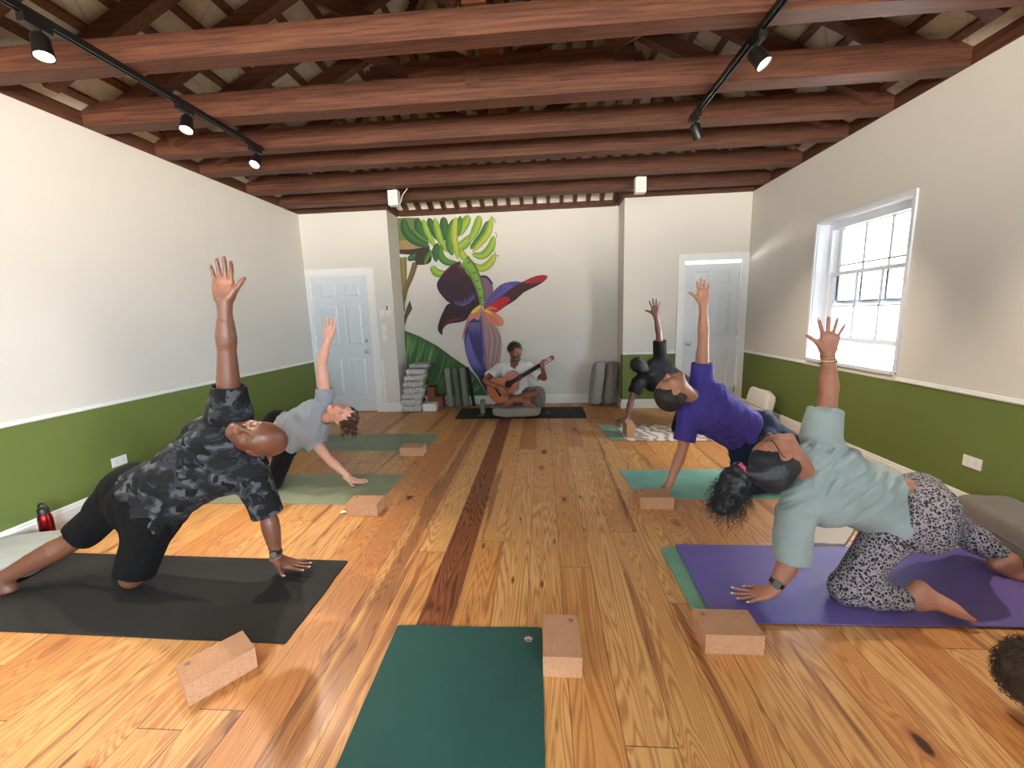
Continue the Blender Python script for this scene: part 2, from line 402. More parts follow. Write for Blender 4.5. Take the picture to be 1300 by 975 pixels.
# window ----------------------------------------------------------------------
m_glass = NT('window glass'); m_glass.b.inputs['Transmission Weight'].default_value = 1; m_glass.b.inputs['Roughness'].default_value = 0; m_glass.b.inputs['IOR'].default_value = 1.02
m_glass.base((1, 1, 1, 1)); m_glass.b.inputs['Specular IOR Level'].default_value = .3; m_glass = m_glass.m
m_sash = plain('white window sash paint', srgb(222, 228, 236), .35, var=.02)
def window(n, y0, y1, z0, z1, X=XR, full=True):
    bm = BM(); c_ = .03
    # bead around the opening on the wall face
    for a in ((y0-c_, y0, z0-.0, z1+c_), (y1, y1+c_, z0-.0, z1+c_), (y0, y1, z1, z1+c_)): box(bm, X-.014, X, *a)
    # jamb liners
    box(bm, X, X+.24, y0, y0+.012, z0, z1); box(bm, X, X+.24, y1-.012, y1, z0, z1)
    box(bm, X, X+.24, y0+.012, y1-.012, z1-.012, z1); box(bm, X-.02, X+.24, y0+.012, y1-.012, z0-.02, z0+.01)
    # outer frame
    a0, a1, b0, b1 = y0+.012, y1-.012, z0+.01, z1-.012; xf = X+.10
    box(bm, xf, xf+.12, a0, a0+.05, b0, b1); box(bm, xf, xf+.12, a1-.05, a1, b0, b1); box(bm, xf, xf+.12, a0+.05, a1-.05, b1-.06, b1); box(bm, xf, xf+.12, a0+.05, a1-.05, b0, b0+.02)
    w = struct(ob(f'window_{n}', bm, m_sash, bevel=.003, seg=1))
    def sash(xc, zl, zh, rows, hang=0):
        s = BM(); f = .045; p0, p1 = a0+.05, a1-.05
        box(s, xc-.016, xc+.016, p0, p0+f, zl, zh); box(s, xc-.016, xc+.016, p1-f, p1, zl, zh)
        box(s, xc-.016, xc+.016, p0+f, p1-f, zl, zl+f); box(s, xc-.016, xc+.016, p0+f, p1-f, zh-f*.8, zh)
        for i in (1, 2):
            yy = p0+f+(p1-p0-2*f)*i/3; box(s, xc-.008, xc+.008, yy-.008, yy+.008, zl+f, zh-f*.8)
        for i in range(1, rows):
            zz = zl+f+(zh-zl-1.8*f)*i/rows; box(s, xc-.008, xc+.008, p0+f, p1-f, zz-.008, zz+.008)
        so = ob('sash', s, m_sash, w, bevel=.002, seg=1)
        g = bx(xc-.002, xc+.002, p0+f-.004, p1-f+.004, zl+f-.004, zh-f*.8+.004); ob('glass_pane', g, m_glass, so)
    # lower sash raised by a hand's breadth, upper sash behind it
    sash(xf+.035, 1.03, 1.70, 2); sash(xf+.08, 1.38, b1-.03, 2)
    return w
window(1, *W1)
window(2, *W3_)
for i, (a, b) in enumerate(REARW):
    bm = BM(); z0, z1 = .70, 2.25; y = YB; m = (a+b)/2
    for q in ((a, a+.06, z0, z1), (b-.06, b, z0, z1), (a+.06, b-.06, z1-.06, z1), (a+.06, b-.06, z0, z0+.08), (m-.04, m+.04, z0+.08, z1-.06)):
        box(bm, q[0], q[1], y-.15, y-.1, q[2], q[3])
    struct(ob(f'window_{i+3}', bm, m_sash))

# outside: a bleached neighbouring house
bt = thing('street_house', 'pale sunlit house seen through the bottom of the window', 'building', (XR+12, 12, -3.3))
m_hw = plain('bleached render', srgb(235, 233, 228), .9, var=.02); m_hd = plain('house window dark', srgb(150, 152, 150), .5, var=.05); m_hr = plain('house roof', srgb(205, 200, 195), .8, var=.04)
ob('house_wall', bx(XR+10, XR+17, 9.5, 17.5, -3.3, .55), m_hw, bt)
bm = BM(); vs = [bm.verts.new(q) for q in [(XR+9.7, 9.2, .55), (XR+17.3, 9.2, .55), (XR+17.3, 17.8, .55), (XR+9.7, 17.8, .55), (XR+13.5, 11, 1.5), (XR+13.5, 16, 1.5)]]
for f in [(0, 1, 4), (1, 2, 5, 4), (2, 3, 5), (3, 0, 4, 5), (0, 3, 2, 1)]: bm.faces.new([vs[i] for i in f])
ob('house_roof', bm, m_hr, bt)
for yy in (10.2, 11.4, 12.6, 14.2, 15.4):
    ob('house_window', bx(XR+9.96, XR+10, yy, yy+.55, -.6, .1), m_hd, bt)

# ---------------------------------------------------------------- timber ceiling
SL = .5; ZE = 2.98; XM = (XL+XR)/2; ZR = ZE+SL*(XM-XL)
JY = [-2.4, -1.78, -1.15, -.52, .1, .72, 1.3, 1.9, 2.51, 3.19, 3.79, 4.28, 4.96, 5.58]
def joist(y, w=.12, top=3.03, extra=None):
    return struct(ob('ceiling_joist', bx(XL+.005, XR-.005, y, y+w, 2.873, top), m_beam))
WJ = {2.51: .12, 3.19: .14, 3.79: .11, 4.28: .125, 4.96: .13, 5.58: .14}
for y in JY: joist(y, WJ.get(y, .12), 3.01 if y == 2.51 else 3.04)
struct(ob('wall_plate', bx(XL-.02, XL+.004, YB, Y1, 2.874, 3.05), m_beamy))
struct(ob('wall_plate', bx(XR-.004, XR+.02, YB, Y1, 2.874, 3.05), m_beamy))
struct(ob('wall_plate', bx(XL, XA+.04, Y1-.05, Y1+.02, 2.874, 2.98), m_beam))
struct(ob('wall_plate', bx(XB-.04, XR, Y1-.05, Y1+.02, 2.874, 2.98), m_beam))
struct(ob('wall_plate', bx(XA, XA+.05, Y1+.02, Y2, 2.874, 2.96), m_beamy))
struct(ob('wall_plate', bx(XB-.05, XB, Y1+.02, Y2, 2.874, 2.96), m_beamy))
struct(ob('wall_plate', bx(XA+.05, XB-.05, Y2-.06, Y2+.02, 2.874, 2.95), m_beam))
for (a, b) in ((XL-.25, XA-.001), (XB+.001, XR+.25)):
    struct(ob('ceiling_fill', bx(a, b, Y1+.02, Y2+.15, 2.876, 2.89), m_deck))
# deck planes: left, right, hip, front hip
YH = Y2+.02
def slab(pts, name):
    bm = BM(); lo = [bm.verts.new(q) for q in pts]; hi = [bm.verts.new((q[0], q[1], q[2]+.03)) for q in pts]; n = len(pts)
    bm.faces.new(lo[::-1]); bm.faces.new(hi)
    for i in range(n): bm.faces.new([lo[i], lo[(i+1) % n], hi[(i+1) % n], hi[i]])
    return struct(ob(name, bm, m_deck))
ov = .25; hw = XM-XL; ha = YH-hw; fa = YB-.1
slab([(XL-ov, fa, ZE-ov*SL), (XM, fa, ZR), (XM, ha, ZR), (XL-ov, YH+ov, ZE-ov*SL)], 'ceiling')
slab([(XR+ov, fa, ZE-ov*SL), (XR+ov, YH+ov, ZE-ov*SL), (XM, ha, ZR), (XM, fa, ZR)], 'ceiling')
slab([(XL-ov, YH+ov, ZE-ov*SL), (XM, ha, ZR), (XR+ov, YH+ov, ZE-ov*SL)], 'ceiling')
bm = BM(); v = [bm.verts.new(q) for q in [(XL-.25, YB-.05, ZC), (XR+.25, YB-.05, ZC), (XR+.25, YB-.05, ZE-.1), (XM, YB-.05, ZR+.03), (XL-.25, YB-.05, ZE-.1)]]; bm.faces.new(v)
e = bmesh.ops.extrude_face_region(bm, geom=bm.faces[:]); bmesh.ops.translate(bm, vec=(0, -.1, 0), verts=[g for g in e['geom'] if isinstance(g, bmesh.types.BMVert)])
struct(ob('wall_rear_gable', bm, m_cream))
nL = Vector((-SL, 0, 1)).normalized(); nR = Vector((SL, 0, 1)).normalized(); nH = Vector((0, SL, 1)).normalized()
def pl(x, y, side, dn):
    """point on a roof slope, dn below the boards"""
    z = ZE+SL*((x-XL) if side < 0 else (XR-x)) if side else ZE+SL*(YH-y)
    nn = nL if side < 0 else nR if side > 0 else nH
    q = Vector((x, y, z)) - nn*dn; return q
y = -2.83
while y < 5.9:
    xe = min(hw, YH-y)-.03
    struct(ob('rafter', beam(BM(), pl(XL+.16, y, -1, .09), pl(XL+xe, y, -1, .09), .085, .12, nL), m_raft))
    struct(ob('rafter', beam(BM(), pl(XR-.16, y, 1, .09), pl(XR-xe, y, 1, .09), .085, .12, nR), m_raft))
    y += .47
bw = .22; i = 0
while True:
    x = XL+.12+bw*i
    if x > XM-.05: break
    ye = YH-(x-XL)-.02
    struct(ob('batten', beam(BM(), pl(x, YB, -1, .015), pl(x, ye, -1, .015), .055, .03, nL), m_raft))
    xr = XR-(x-XL)
    struct(ob('batten', beam(BM(), pl(xr, YB, 1, .015), pl(xr, ye, 1, .015), .055, .03, nR), m_raft))
    i += 1
x = XL+.3
while x < XR-.25:
    dy = min(x-XL, XR-x)-.04
    struct(ob('hip_rafter', beam(BM(), pl(x, YH, 0, .05), pl(x, YH-dy, 0, .05), .055, .09, nH), m_raft))
    x += .19
for s, xx in ((-1, XL), (1, XR)):
    struct(ob('hip_rafter', beam(BM(), (xx, YH, ZE-.07), (XM, ha, ZR-.07), .06, .13), m_raft))
struct(ob('ridge_beam', bx(XM-.04, XM+.04, YB, ha, ZR-.26, ZR-.06), m_beamy))
for y in JY:
    if y > 4.5 or y < 1.2: continue
    yc = y+.06; xk = XM-.02
    struct(ob('king_post', bx(xk-.065, xk+.065, yc-.045, yc+.045, 3.035, min(ZR, ZE+SL*(YH-yc))-.16), m_splice))
    struct(ob('collar_tie', bx(XM-1.12, XM+1.12, yc+.045, yc+.085, 3.42, 3.52), m_raft))
    for s in (-1, 1):
        struct(ob('truss_brace', beam(BM(), (xk+s*.09, yc, 3.09), (xk+s*1.3, yc, 3.68), .04, .09), m_raft))
# splice board on the second joist in view, with its cleat
struct(ob('splice_board', bx(-.90, .52, 3.188, 3.24, 3.041, 3.145), m_beam))
struct(ob('splice_cleat', bx(-.50, -.40, 3.182, 3.19, 2.95, 3.11), m_beam))
# ================================================================ yoga mats
def matmat(name, c, c2=None, var=.06, rough=.75, sc=2.5):
    t = NT(name); v = t.obj(); n = t.noise(v, sc, 3, .6)
    c2 = c2 or tuple(x*(1-var*3) for x in c[:3])+(1,)
    t.base(t.mix(t.ramp(n, [(.35, 0.), (.65, 1.)]), c, c2)); t.rough(rough); t.bump(t.noise(v, 260, 2), .35, .001)
    t.b.inputs['Specular IOR Level'].default_value = .35
    return t.m
def yogamat(corners, m, label, group=None, th=.006, z=.0005, r=.012, wob=.003, name='yoga_mat'):
    """corners: four floor points; a slab with softly rounded corners and a subdivided top"""
    c = [Vector((x, y, 0)) for x, y in corners]; pts = []
    for i in range(4):
        p, a, b = c[i], c[i-1], c[(i+1) % 4]; da, db = (a-p).normalized()*r, (b-p).normalized()*r
        for k in range(5):
            t = k/4; pts.append(p+da*(1-t)**2+db*t**2)
        L = (b-p).length
        for k in range(1, 8): pts.append(p.lerp(b, k/8) + Vector((random.uniform(-wob, wob), random.uniform(-wob, wob), 0)))
    bm = BM(); lo = [bm.verts.new((p.x, p.y, z)) for p in pts]; hi = [bm.verts.new((p.x, p.y, z+th)) for p in pts]; n = len(pts)
    bm.faces.new(lo[::-1]); bm.faces.new(hi)
    for i in range(n): bm.faces.new([lo[i], lo[(i+1) % n], hi[(i+1) % n], hi[i]])
    return tag(ob(name, bm, m), label, 'yoga mat', group)
G_M = 'yoga mats laid on the plank floor'
yogamat([(-3.12, 1.575), (-1.139, 1.536), (-1.146, 2.153), (-2.99, 2.20)], matmat('black mat rubber', srgb(33, 33, 34), srgb(28, 28, 29)), 'black yoga mat under the bald man in the camouflage tee', G_M)
yogamat([(-3.0, 2.90), (-1.269, 2.884), (-1.25, 3.48), (-2.98, 3.50)], matmat('sage mat rubber', srgb(150, 156, 128), srgb(128, 138, 118), sc=2), 'sage grey green yoga mat under the woman in the grey top', G_M)
yogamat([(-2.95, 4.17), (-1.233, 4.132), (-1.247, 4.773), (-2.95, 4.79)], matmat('grey green mat rubber', srgb(140, 150, 128), srgb(128, 140, 118)), 'empty grey green yoga mat nearest the left door, one block on its edge', G_M)
yogamat([(-1.21, 5.49), (.57, 5.455), (.575, 6.13), (-1.235, 6.12)], matmat('charcoal mat rubber', srgb(42, 42, 42)), 'charcoal yoga mat under the guitarist below the mural', G_M)
yogamat([(.72, 4.47), (2.45, 4.44), (2.47, 5.08), (.665, 5.09)], matmat('pale jade mat rubber', srgb(142, 168, 148), srgb(120, 148, 130)), 'pale jade yoga mat under the marbled towel at the far right', G_M)
yogamat([(.70, 2.985), (2.42, 3.0), (2.40, 3.60), (.653, 3.565)], matmat('turquoise mat rubber', srgb(128, 176, 160), srgb(108, 158, 146), sc=3), 'marbled turquoise yoga mat under the man in the purple tee', G_M)
yogamat([(.675, 1.735), (2.30, 1.76), (2.30, 2.34), (.665, 2.335)], matmat('jade under mat rubber', srgb(120, 168, 142), srgb(104, 150, 128)), 'jade yoga mat peeking out from under the purple mat', G_M, r=.05)
yogamat([(.735, 1.715), (2.45, 1.735), (2.45, 2.345), (.765, 2.355)], matmat('violet mat rubber', srgb(92, 84, 160), srgb(106, 92, 158), sc=2.2, rough=.5), 'violet yoga mat under the woman in leopard leggings', G_M, z=.0068)
ctr = yogamat([(-.655, .20), (.0, .22), (-.025, 1.666), (-.680, 1.658)], matmat('deep teal mat rubber', srgb(34, 78, 72), srgb(31, 72, 67)), 'deep teal yoga mat in the middle of the foreground with a small pale lotus mark', G_M)
# lotus mark printed on the teal mat
bm = BM(); m_lotus = plain('pale pink print', srgb(232, 196, 190), .7, var=.03)
for a in (-70, -35, 0, 35, 70):
    R_ = Matrix.Rotation(math.radians(-a), 3, 'Z'); q = [(0, 0), (.006, .010), (0, .023), (-.006, .010)]
    bm.faces.new([bm.verts.new(Vector((-.083, 1.592, .0072)) + R_ @ Vector((x, y, 0))) for x, y in q])
tube(bm, [(-.083+.013*math.cos(a), 1.587+.006*math.sin(a), .0072) for a in np.linspace(PI, 2*PI, 9)], .0012, 6)
ob('lotus_mark', bm, m_lotus, ctr)

# marbled towel over the jade mat
t = NT('marbled white cotton'); v = t.obj(); w = t.n('ShaderNodeTexWave', Scale=2.2, Distortion=14, Detail=3); w.inputs['Detail Scale'].default_value = 1.4; t.l(v, w.inputs['Vector'])
t.base(t.mix(t.ramp(w.outputs[0], [(.25, 0.), (.5, 1.)]), srgb(150, 136, 130), srgb(212, 204, 198))); t.rough(.9); t.bump(t.noise(v, 150, 2), .5, .002); m_towel = t.m
yogamat([(.868, 4.41), (2.30, 4.385), (2.33, 5.05), (.90, 5.07)], m_towel, 'white marbled towel spread over the pale jade mat', None, th=.005, z=.0068, name='mat_towel')['category'] = 'towel'
m_wh = plain('white cotton weave', srgb(222, 218, 214), .9, var=.03, bump=.4)
o = yogamat([(1.50, 2.372), (1.72, 2.36), (1.97, 2.62), (1.79, 2.66)], m_wh, 'folded white towel on the floor behind the violet mat', None, th=.02, name='folded_towel'); o['category'] = 'towel'

# ================================================================ cork blocks
t = NT('cork'); v = t.obj(); sp = t.noise(v, 150, 3, .7); big = t.noise(v, 12, 2)
c = t.mix(big, srgb(176, 132, 100), srgb(196, 152, 118)); c = t.mix(t.ramp(sp, [(.35, .55), (.5, 0.)]), c, srgb(142, 98, 70))
t.base(c); t.rough(.85); t.bump(sp, .5, .002); m_cork = t.m
m_stamp = plain('dark stamped mark', srgb(120, 84, 62), .9)
def corkblock(lx=.23, ly=.15, lz=.088):
    o = ob('cork_block', bx(-lx/2, lx/2, -ly/2, ly/2, 0, lz), m_cork, bevel=.009, seg=3)
    b = BM(); cx, cy = -lx/2+.032, ly/2-.03
    for rr in (.0105, .0065): tube(b, [(cx+rr*math.cos(a), cy+rr*math.sin(a), lz) for a in np.linspace(0, 2*PI, 18)[:-1]], .0007, 5, closed=True)
    for a in range(6): tube(b, [(cx, cy, lz), (cx+.006*math.cos(a*PI/3), cy+.006*math.sin(a*PI/3), lz)], .0006, 5)
    ob('stamped_mark', b, m_stamp, o)
    return o
cb0 = corkblock(); cb0['category'] = 'yoga block'
def place(src, loc, rot, label, group):
    c = src.copy(); COL.objects.link(c)
    for ch in src.children:
        d = ch.copy(); COL.objects.link(d); d.parent = c
    c.location = loc; c.rotation_euler = rot; c['label'] = label
    if group: c['group'] = group
    return c
G_B = 'cork blocks beside the mats'
blocks = [
    ((.055, 1.53, .0), (0, 0, -PI/2+.0), 'cork block leaning along the right edge of the deep teal mat'),
    ((.752, 1.625, .0), (0, 0, .0), 'cork block at the front corner of the violet and jade mats'),
    ((-1.31, 1.37, .0), (0, 0, .93), 'cork block nearest the black mat, turned at an angle, in the left foreground'),
    ((.785, 2.905, .0), (0, 0, 0), 'cork block beside the fist of the man in the purple tee'),
    ((-1.305, 2.785, .0), (0, 0, 0), 'cork block at the near edge of the sage mat'),
    ((-1.345, 4.06, .0), (0, 0, 0), 'cork block at the near edge of the empty grey green mat'),
]
for i, (l, r_, lab) in enumerate(blocks):
    if i == 0: cb0.location = l; cb0.rotation_euler = r_; cb0['label'] = lab; cb0['group'] = G_B
    else: place(cb0, l, r_, lab, G_B)
# standing block under the hand of the person in black (face .10 wide, .15 high, .23 deep)
bs = place(cb0, (.955, 4.70, .075+.0125), (PI/2, 0, 0), 'cork block stood on its side under the hand of the person in black', G_B)
bs.rotation_euler = (0, PI/2, PI/2)
bs.location = (.955-.0, 4.70, .0125+.115); bs.rotation_euler = (0, 0, 0)
bs.rotation_euler = (PI/2, 0, PI/2); bs.location = (.905, 4.63, .0125+.075)
# ================================================================ paper scrap beside a block
m_paper = plain('white paper', srgb(238, 232, 226), .8, var=.03)
def scrap(loc, label, s=1.):
    b = BM(); g = [[b.verts.new((loc[0]+(i/4-.5)*.05*s+random.uniform(-.002, .002), loc[1]+(j/4-.5)*.04*s, .002+random.random()*.009)) for j in range(5)] for i in range(5)]
    for i in range(4):
        for j in range(4): b.faces.new([g[i][j], g[i+1][j], g[i+1][j+1], g[i][j+1]])
    e = bmesh.ops.extrude_face_region(b, geom=b.faces[:]); bmesh.ops.translate(b, vec=(0, 0, .0012), verts=[q for q in e['geom'] if isinstance(q, bmesh.types.BMVert)])
    return tag(ob('paper_scrap', b, m_paper), label, 'paper')
scrap((-1.46, 2.76, 0), 'crumpled white paper scrap left of the cork block by the sage mat')

# ================================================================ sockets, switches, thermostat
def outlet(side, y, z, label):
    s = 1 if side < 0 else -1; X = XL if side < 0 else XR
    b = bx(*sorted((X, X+s*.006)), y-.06, y+.06, z-.037, z+.037)
    o = tag(ob('wall_outlet', b, m_plast, bevel=.002), label, 'power outlet', 'horizontal wall outlets')
    for k in (-1, 1):
        b = lathe(BM(), (X+s*.0055, y+k*.026, z), (s, 0, 0), [(0, .0165), (.0015, .016)], 20); f = ob('socket_face', b, m_plast, o, smooth=True)
        b = BM()
        for dz in (-.006, .006): box(b, *sorted((X+s*.0068, X+s*.0074)), y+k*.026-.004, y+k*.026+.004, z+dz-.001, z+dz+.001)
        ob('socket_slot', b, m_black, f)
    return o
outlet(-1, 2.988, .32, 'white outlet plate on the green left wall above the grey bolster')
outlet(1, 2.807, .344, 'cream outlet plate on the green right wall behind the leopard leggings')
o = tag(ob('mounted_thermostat', bx(-2.246, -2.178, Y1-.025, Y1, 1.415, 1.585), m_plast, bevel=.005), 'white thermostat on the wall right of the left door', 'thermostat')
ob('thermostat_screen', bx(-2.234, -2.206, Y1-.027, Y1-.024, 1.50, 1.57), plain('grey screen', srgb(120, 124, 124), .3), o)
o = tag(ob('wall_plate_blank', bx(-2.345, -2.27, Y1-.008, Y1, 1.41, 1.51), m_plast, bevel=.003), 'blank white cover plate left of the thermostat', 'cover plate')
for z0, lab in ((1.185, 'upper white light switch between the thermostat and the blankets'), (1.055, 'lower white light switch between the thermostat and the blankets')):
    o = tag(ob('light_switch', bx(-2.335, -2.262, Y1-.007, Y1, z0, z0+.115), m_plast, bevel=.003), lab, 'light switch', 'light switches by the left door')
    ob('rocker', bx(-2.315, -2.282, Y1-.011, Y1-.006, z0+.03, z0+.085), m_plast, o, bevel=.002)
tag(ob('cable_cover', bx(-2.375, -2.345, Y1-.012, Y1, .135, .77), m_trim, bevel=.003), 'white vertical cable cover strip on the wall beside the left door', 'cable cover')

# ================================================================ speakers on the joist
def speaker(x, y, label, ztop):
    e = thing('wall_speaker', label, 'speaker', (x, y, ztop), 'white speakers hung on a joist')
    ob('speaker_body', bx(x-.058, x+.058, y-.05, y+.05, ztop-.165, ztop), m_plast, e, bevel=.018, seg=4)
    ob('grille', bx(x-.045, x+.045, y-.056, y-.049, ztop-.15, ztop-.018), plain('speaker cloth', srgb(206, 208, 208), .8, bump=.6, bscale=500), e, bevel=.004)
    ob('bracket', bx(x-.012, x+.012, y+.02, y+.045, ztop, ztop+.05), m_metal, e)
    return e
speaker(-1.72, 5.15, 'white speaker under the joist above the left door, wire at its side', 2.865)
speaker(1.14, 5.15, 'white speaker under the joist above the right bolsters', 2.865)
tag(ob('speaker_wire', tube(BM(), catmull([(-1.66, 5.14, 2.71), (-1.63, 5.12, 2.74), (-1.60, 5.10, 2.80), (-1.53, 5.08, 2.868)], 6), .004, 6), m_plast), 'thin white wire curling up from the left speaker', 'wire')

# ================================================================ track lights
m_lens = bpy.data.materials.new('lit lamp lens'); m_lens.use_nodes = True
b_ = m_lens.node_tree.nodes['Principled BSDF']; b_.inputs['Emission Color'].default_value = (1, .86, .66, 1); b_.inputs['Emission Strength'].default_value = 30
m_spotb = plain('satin black lamp metal', srgb(26, 25, 25), .35, .4)
def track(x, y0, y1, label):
    e = thing('lighting_track', label, 'light track', (x, (y0+y1)/2, 2.84), 'black ceiling light tracks')
    b = BM(); box(b, x-.018, x-.008, y0, y1, 2.838, 2.872); box(b, x+.008, x+.018, y0, y1, 2.838, 2.872); box(b, x-.008, x+.008, y0, y1, 2.858, 2.872)
    ob('track_channel', b, m_spotb, e); ob('end_cap', bx(x-.019, x+.019, y1, y1+.018, 2.836, 2.8725), m_spotb, e, bevel=.002)
    return e
track(-2.385, -2.8, 3.72, 'black lighting track along the left of the ceiling')
track(1.20, -2.8, 3.66, 'black lighting track along the right of the ceiling')
def spot(x, y, d, label, power, cone=80, L=.11):
    e = thing('track_spotlight', label, 'spotlight', (x, y, 2.84), 'track spotlights')
    ob('adapter', bx(x-.02, x+.02, y-.07, y+.05, 2.80, 2.8375), m_spotb, e, bevel=.004)
    ob('stem', lathe(BM(), (x, y, 2.80), (0, 0, -1), [(-.002, .012), (.04, .012)], 14), m_spotb, e, smooth=True)
    d = Vector(d).normalized(); p = Vector((x, y, 2.752)) - d*.03
    ob('lamp_head', lathe(BM(), p, d, [(-.004, .012), (0, .028), (.012, .036), (L*.8, .040), (L, .042), (L-.002, .037), (L-.014, .034), (L-.015, .002)], 24), m_spotb, e, smooth=True)
    ob('lens', lathe(BM(), p+d*(L-.014), d, [(0, .033), (.004, .0335), (.007, .02)], 24), m_lens, e, smooth=True)
    li = bpy.data.lights.new('spot_bulb', 'SPOT'); li.energy = power; li.color = (1, .84, .66); li.spot_size = math.radians(cone); li.spot_blend = .9; li.shadow_soft_size = .035
    lo = bpy.data.objects.new('spot_bulb', li); COL.objects.link(lo); q = p+d*(L+.01)
    lo.location = q - Vector((x, y, 2.84)); lo.rotation_euler = d.to_track_quat('-Z', 'Y').to_euler(); lo.parent = e
    return e
spot(-2.385, 2.10, (.22, -.15, -1), 'black spotlight nearest the camera on the left track', 90, 70)
spot(-2.385, 2.95, (.1, -.45, -1), 'middle black spotlight of the left track, glowing', 110, 75)
spot(-2.385, 3.66, (.0, -.75, -1), 'black spotlight at the far end of the left track', 110)
spot(1.20, 2.66, (.55, -.45, -1), 'glowing black spotlight of the right track, nearer the camera', 110)
spot(1.20, 3.58, (.5, .25, -1), 'black spotlight at the far end of the right track', 130)
spot(1.20, 1.4, (.9, -.1, -.8), 'unseen fill spotlight added on the right track', 60)  # unseen lamp, added beyond the ones in view
spot(-2.385, 1.2, (.5, .1, -.9), 'unseen fill spotlight added on the left track', 40)  # likewise unseen, an added fill lamp

# ================================================================ cushions and bolsters
m_grey = plain('grey linen', srgb(140, 138, 132), .9, bump=.5, bscale=240, sheen=.2)
m_grey2 = plain('pale grey linen', srgb(152, 157, 154), .9, bump=.5, bscale=240, sheen=.2)
m_grey3 = plain('warm grey linen', srgb(118, 110, 102), .9, bump=.5, bscale=240, sheen=.2)
m_piping = plain('grey piping', srgb(120, 117, 112), .9)
def pillow(name, label, cat, c, dx, dy, dz, rot, m, e1=.45, e2=.35, group=None, parent=None, rib=True, dent=0):
    """superellipsoid cushion, half sizes dx dy dz, with piping round its widest line"""
    def sp(v, e): return math.copysign(abs(v)**e, v)
    Rm = Matrix.Rotation(rot[2], 3, 'Z') @ Matrix.Rotation(rot[1], 3, 'Y') @ Matrix.Rotation(rot[0], 3, 'X'); c = Vector(c)
    bm = BM(); nu, nv = 56, 22; rows = []
    for j in range(1, nv):
        ph = -PI/2+PI*j/nv; row = []
        for i in range(nu):
            th = 2*PI*i/nu
            q = Vector((dx*sp(math.cos(ph), e1)*sp(math.cos(th), e2), dy*sp(math.cos(ph), e1)*sp(math.sin(th), e2), dz*sp(math.sin(ph), e1)))
            q.z += dz*.05*math.sin(q.x*31+q.y*17)*math.cos(ph)+dz*.04*math.sin(q.x*11-q.y*23)
            if dent and q.z > 0: q.z -= dent*math.exp(-((q.x/dx)**2+(q.y/dy)**2)*2.2)
            row.append(bm.verts.new(c+Rm@q))
        rows.append(row)
    for a, b in zip(rows[:-1], rows[1:]):
        for i in range(nu): bm.faces.new([a[i], a[(i+1) % nu], b[(i+1) % nu], b[i]])
    bm.faces.new(rows[0][::-1]); bm.faces.new(rows[-1])
    o = ob(name, bm, m, parent, smooth='all')
    if label: tag(o, label, cat, group)
    if rib:
        pts = [c+Rm@Vector((dx*1.003*sp(math.cos(t), e2), dy*1.003*sp(math.sin(t), e2), 0)) for t in [2*PI*i/64 for i in range(64)]]
        ob('piping', tube(BM(), pts, .0035, 6, closed=True), m_piping, o, smooth='all')
    return o
pillow('bolster', 'warm grey bolster lying on the floor at the right edge below the outlet', 'bolster', (2.615, 2.33, .12), .15, .30, .115, (0, 0, -.15), m_grey3)
pillow('floor_cushion', 'pale grey floor cushion cut by the left edge of the picture', 'cushion', (-3.16, 2.06, .062), .24, .22, .062, (0, 0, .25), m_grey2)
pillow('bolster', 'light grey bolster lying against the green left wall behind the camouflage tee', 'bolster', (-3.22, 2.97, .125), .14, .30, .118, (0, 0, .0), m_grey2)
pillow('bolster', 'lighter grey bolster leaning in the alcove, nearer the mural', 'bolster', (.80, 6.27, .325), .085, .12, .325, (0, .12, .1), m_grey, group='bolsters leaning in the alcove')
pillow('bolster', 'darker grey bolster leaning against the alcove corner', 'bolster', (1.0, 6.27, .325), .085, .12, .33, (0, .12, .05), m_grey3, group='bolsters leaning in the alcove')
pillow('meditation_cushion', 'grey meditation cushion under the guitarist', 'cushion', (-.365, 5.70, .095), .335, .29, .085, (0, 0, 0), plain('grey cushion cotton', srgb(140, 136, 130), .9, bump=.5), e1=.55, e2=.4, dent=.03)
pillow('meditation_cushion', 'grey cushion end rising behind the guitarist\'s left knee', 'cushion', (-.14, 6.08, .17), .17, .075, .16, (0, 0, -.1), plain('grey cushion cotton two', srgb(132, 128, 122), .9, bump=.5), e1=.6, e2=.5)
pillow('floor_cushion', 'pale cushion propped on the floor behind the man in the purple tee', 'cushion', (2.57, 5.10, .215), .06, .24, .20, (0, .22, 0), m_wh, e1=.35)

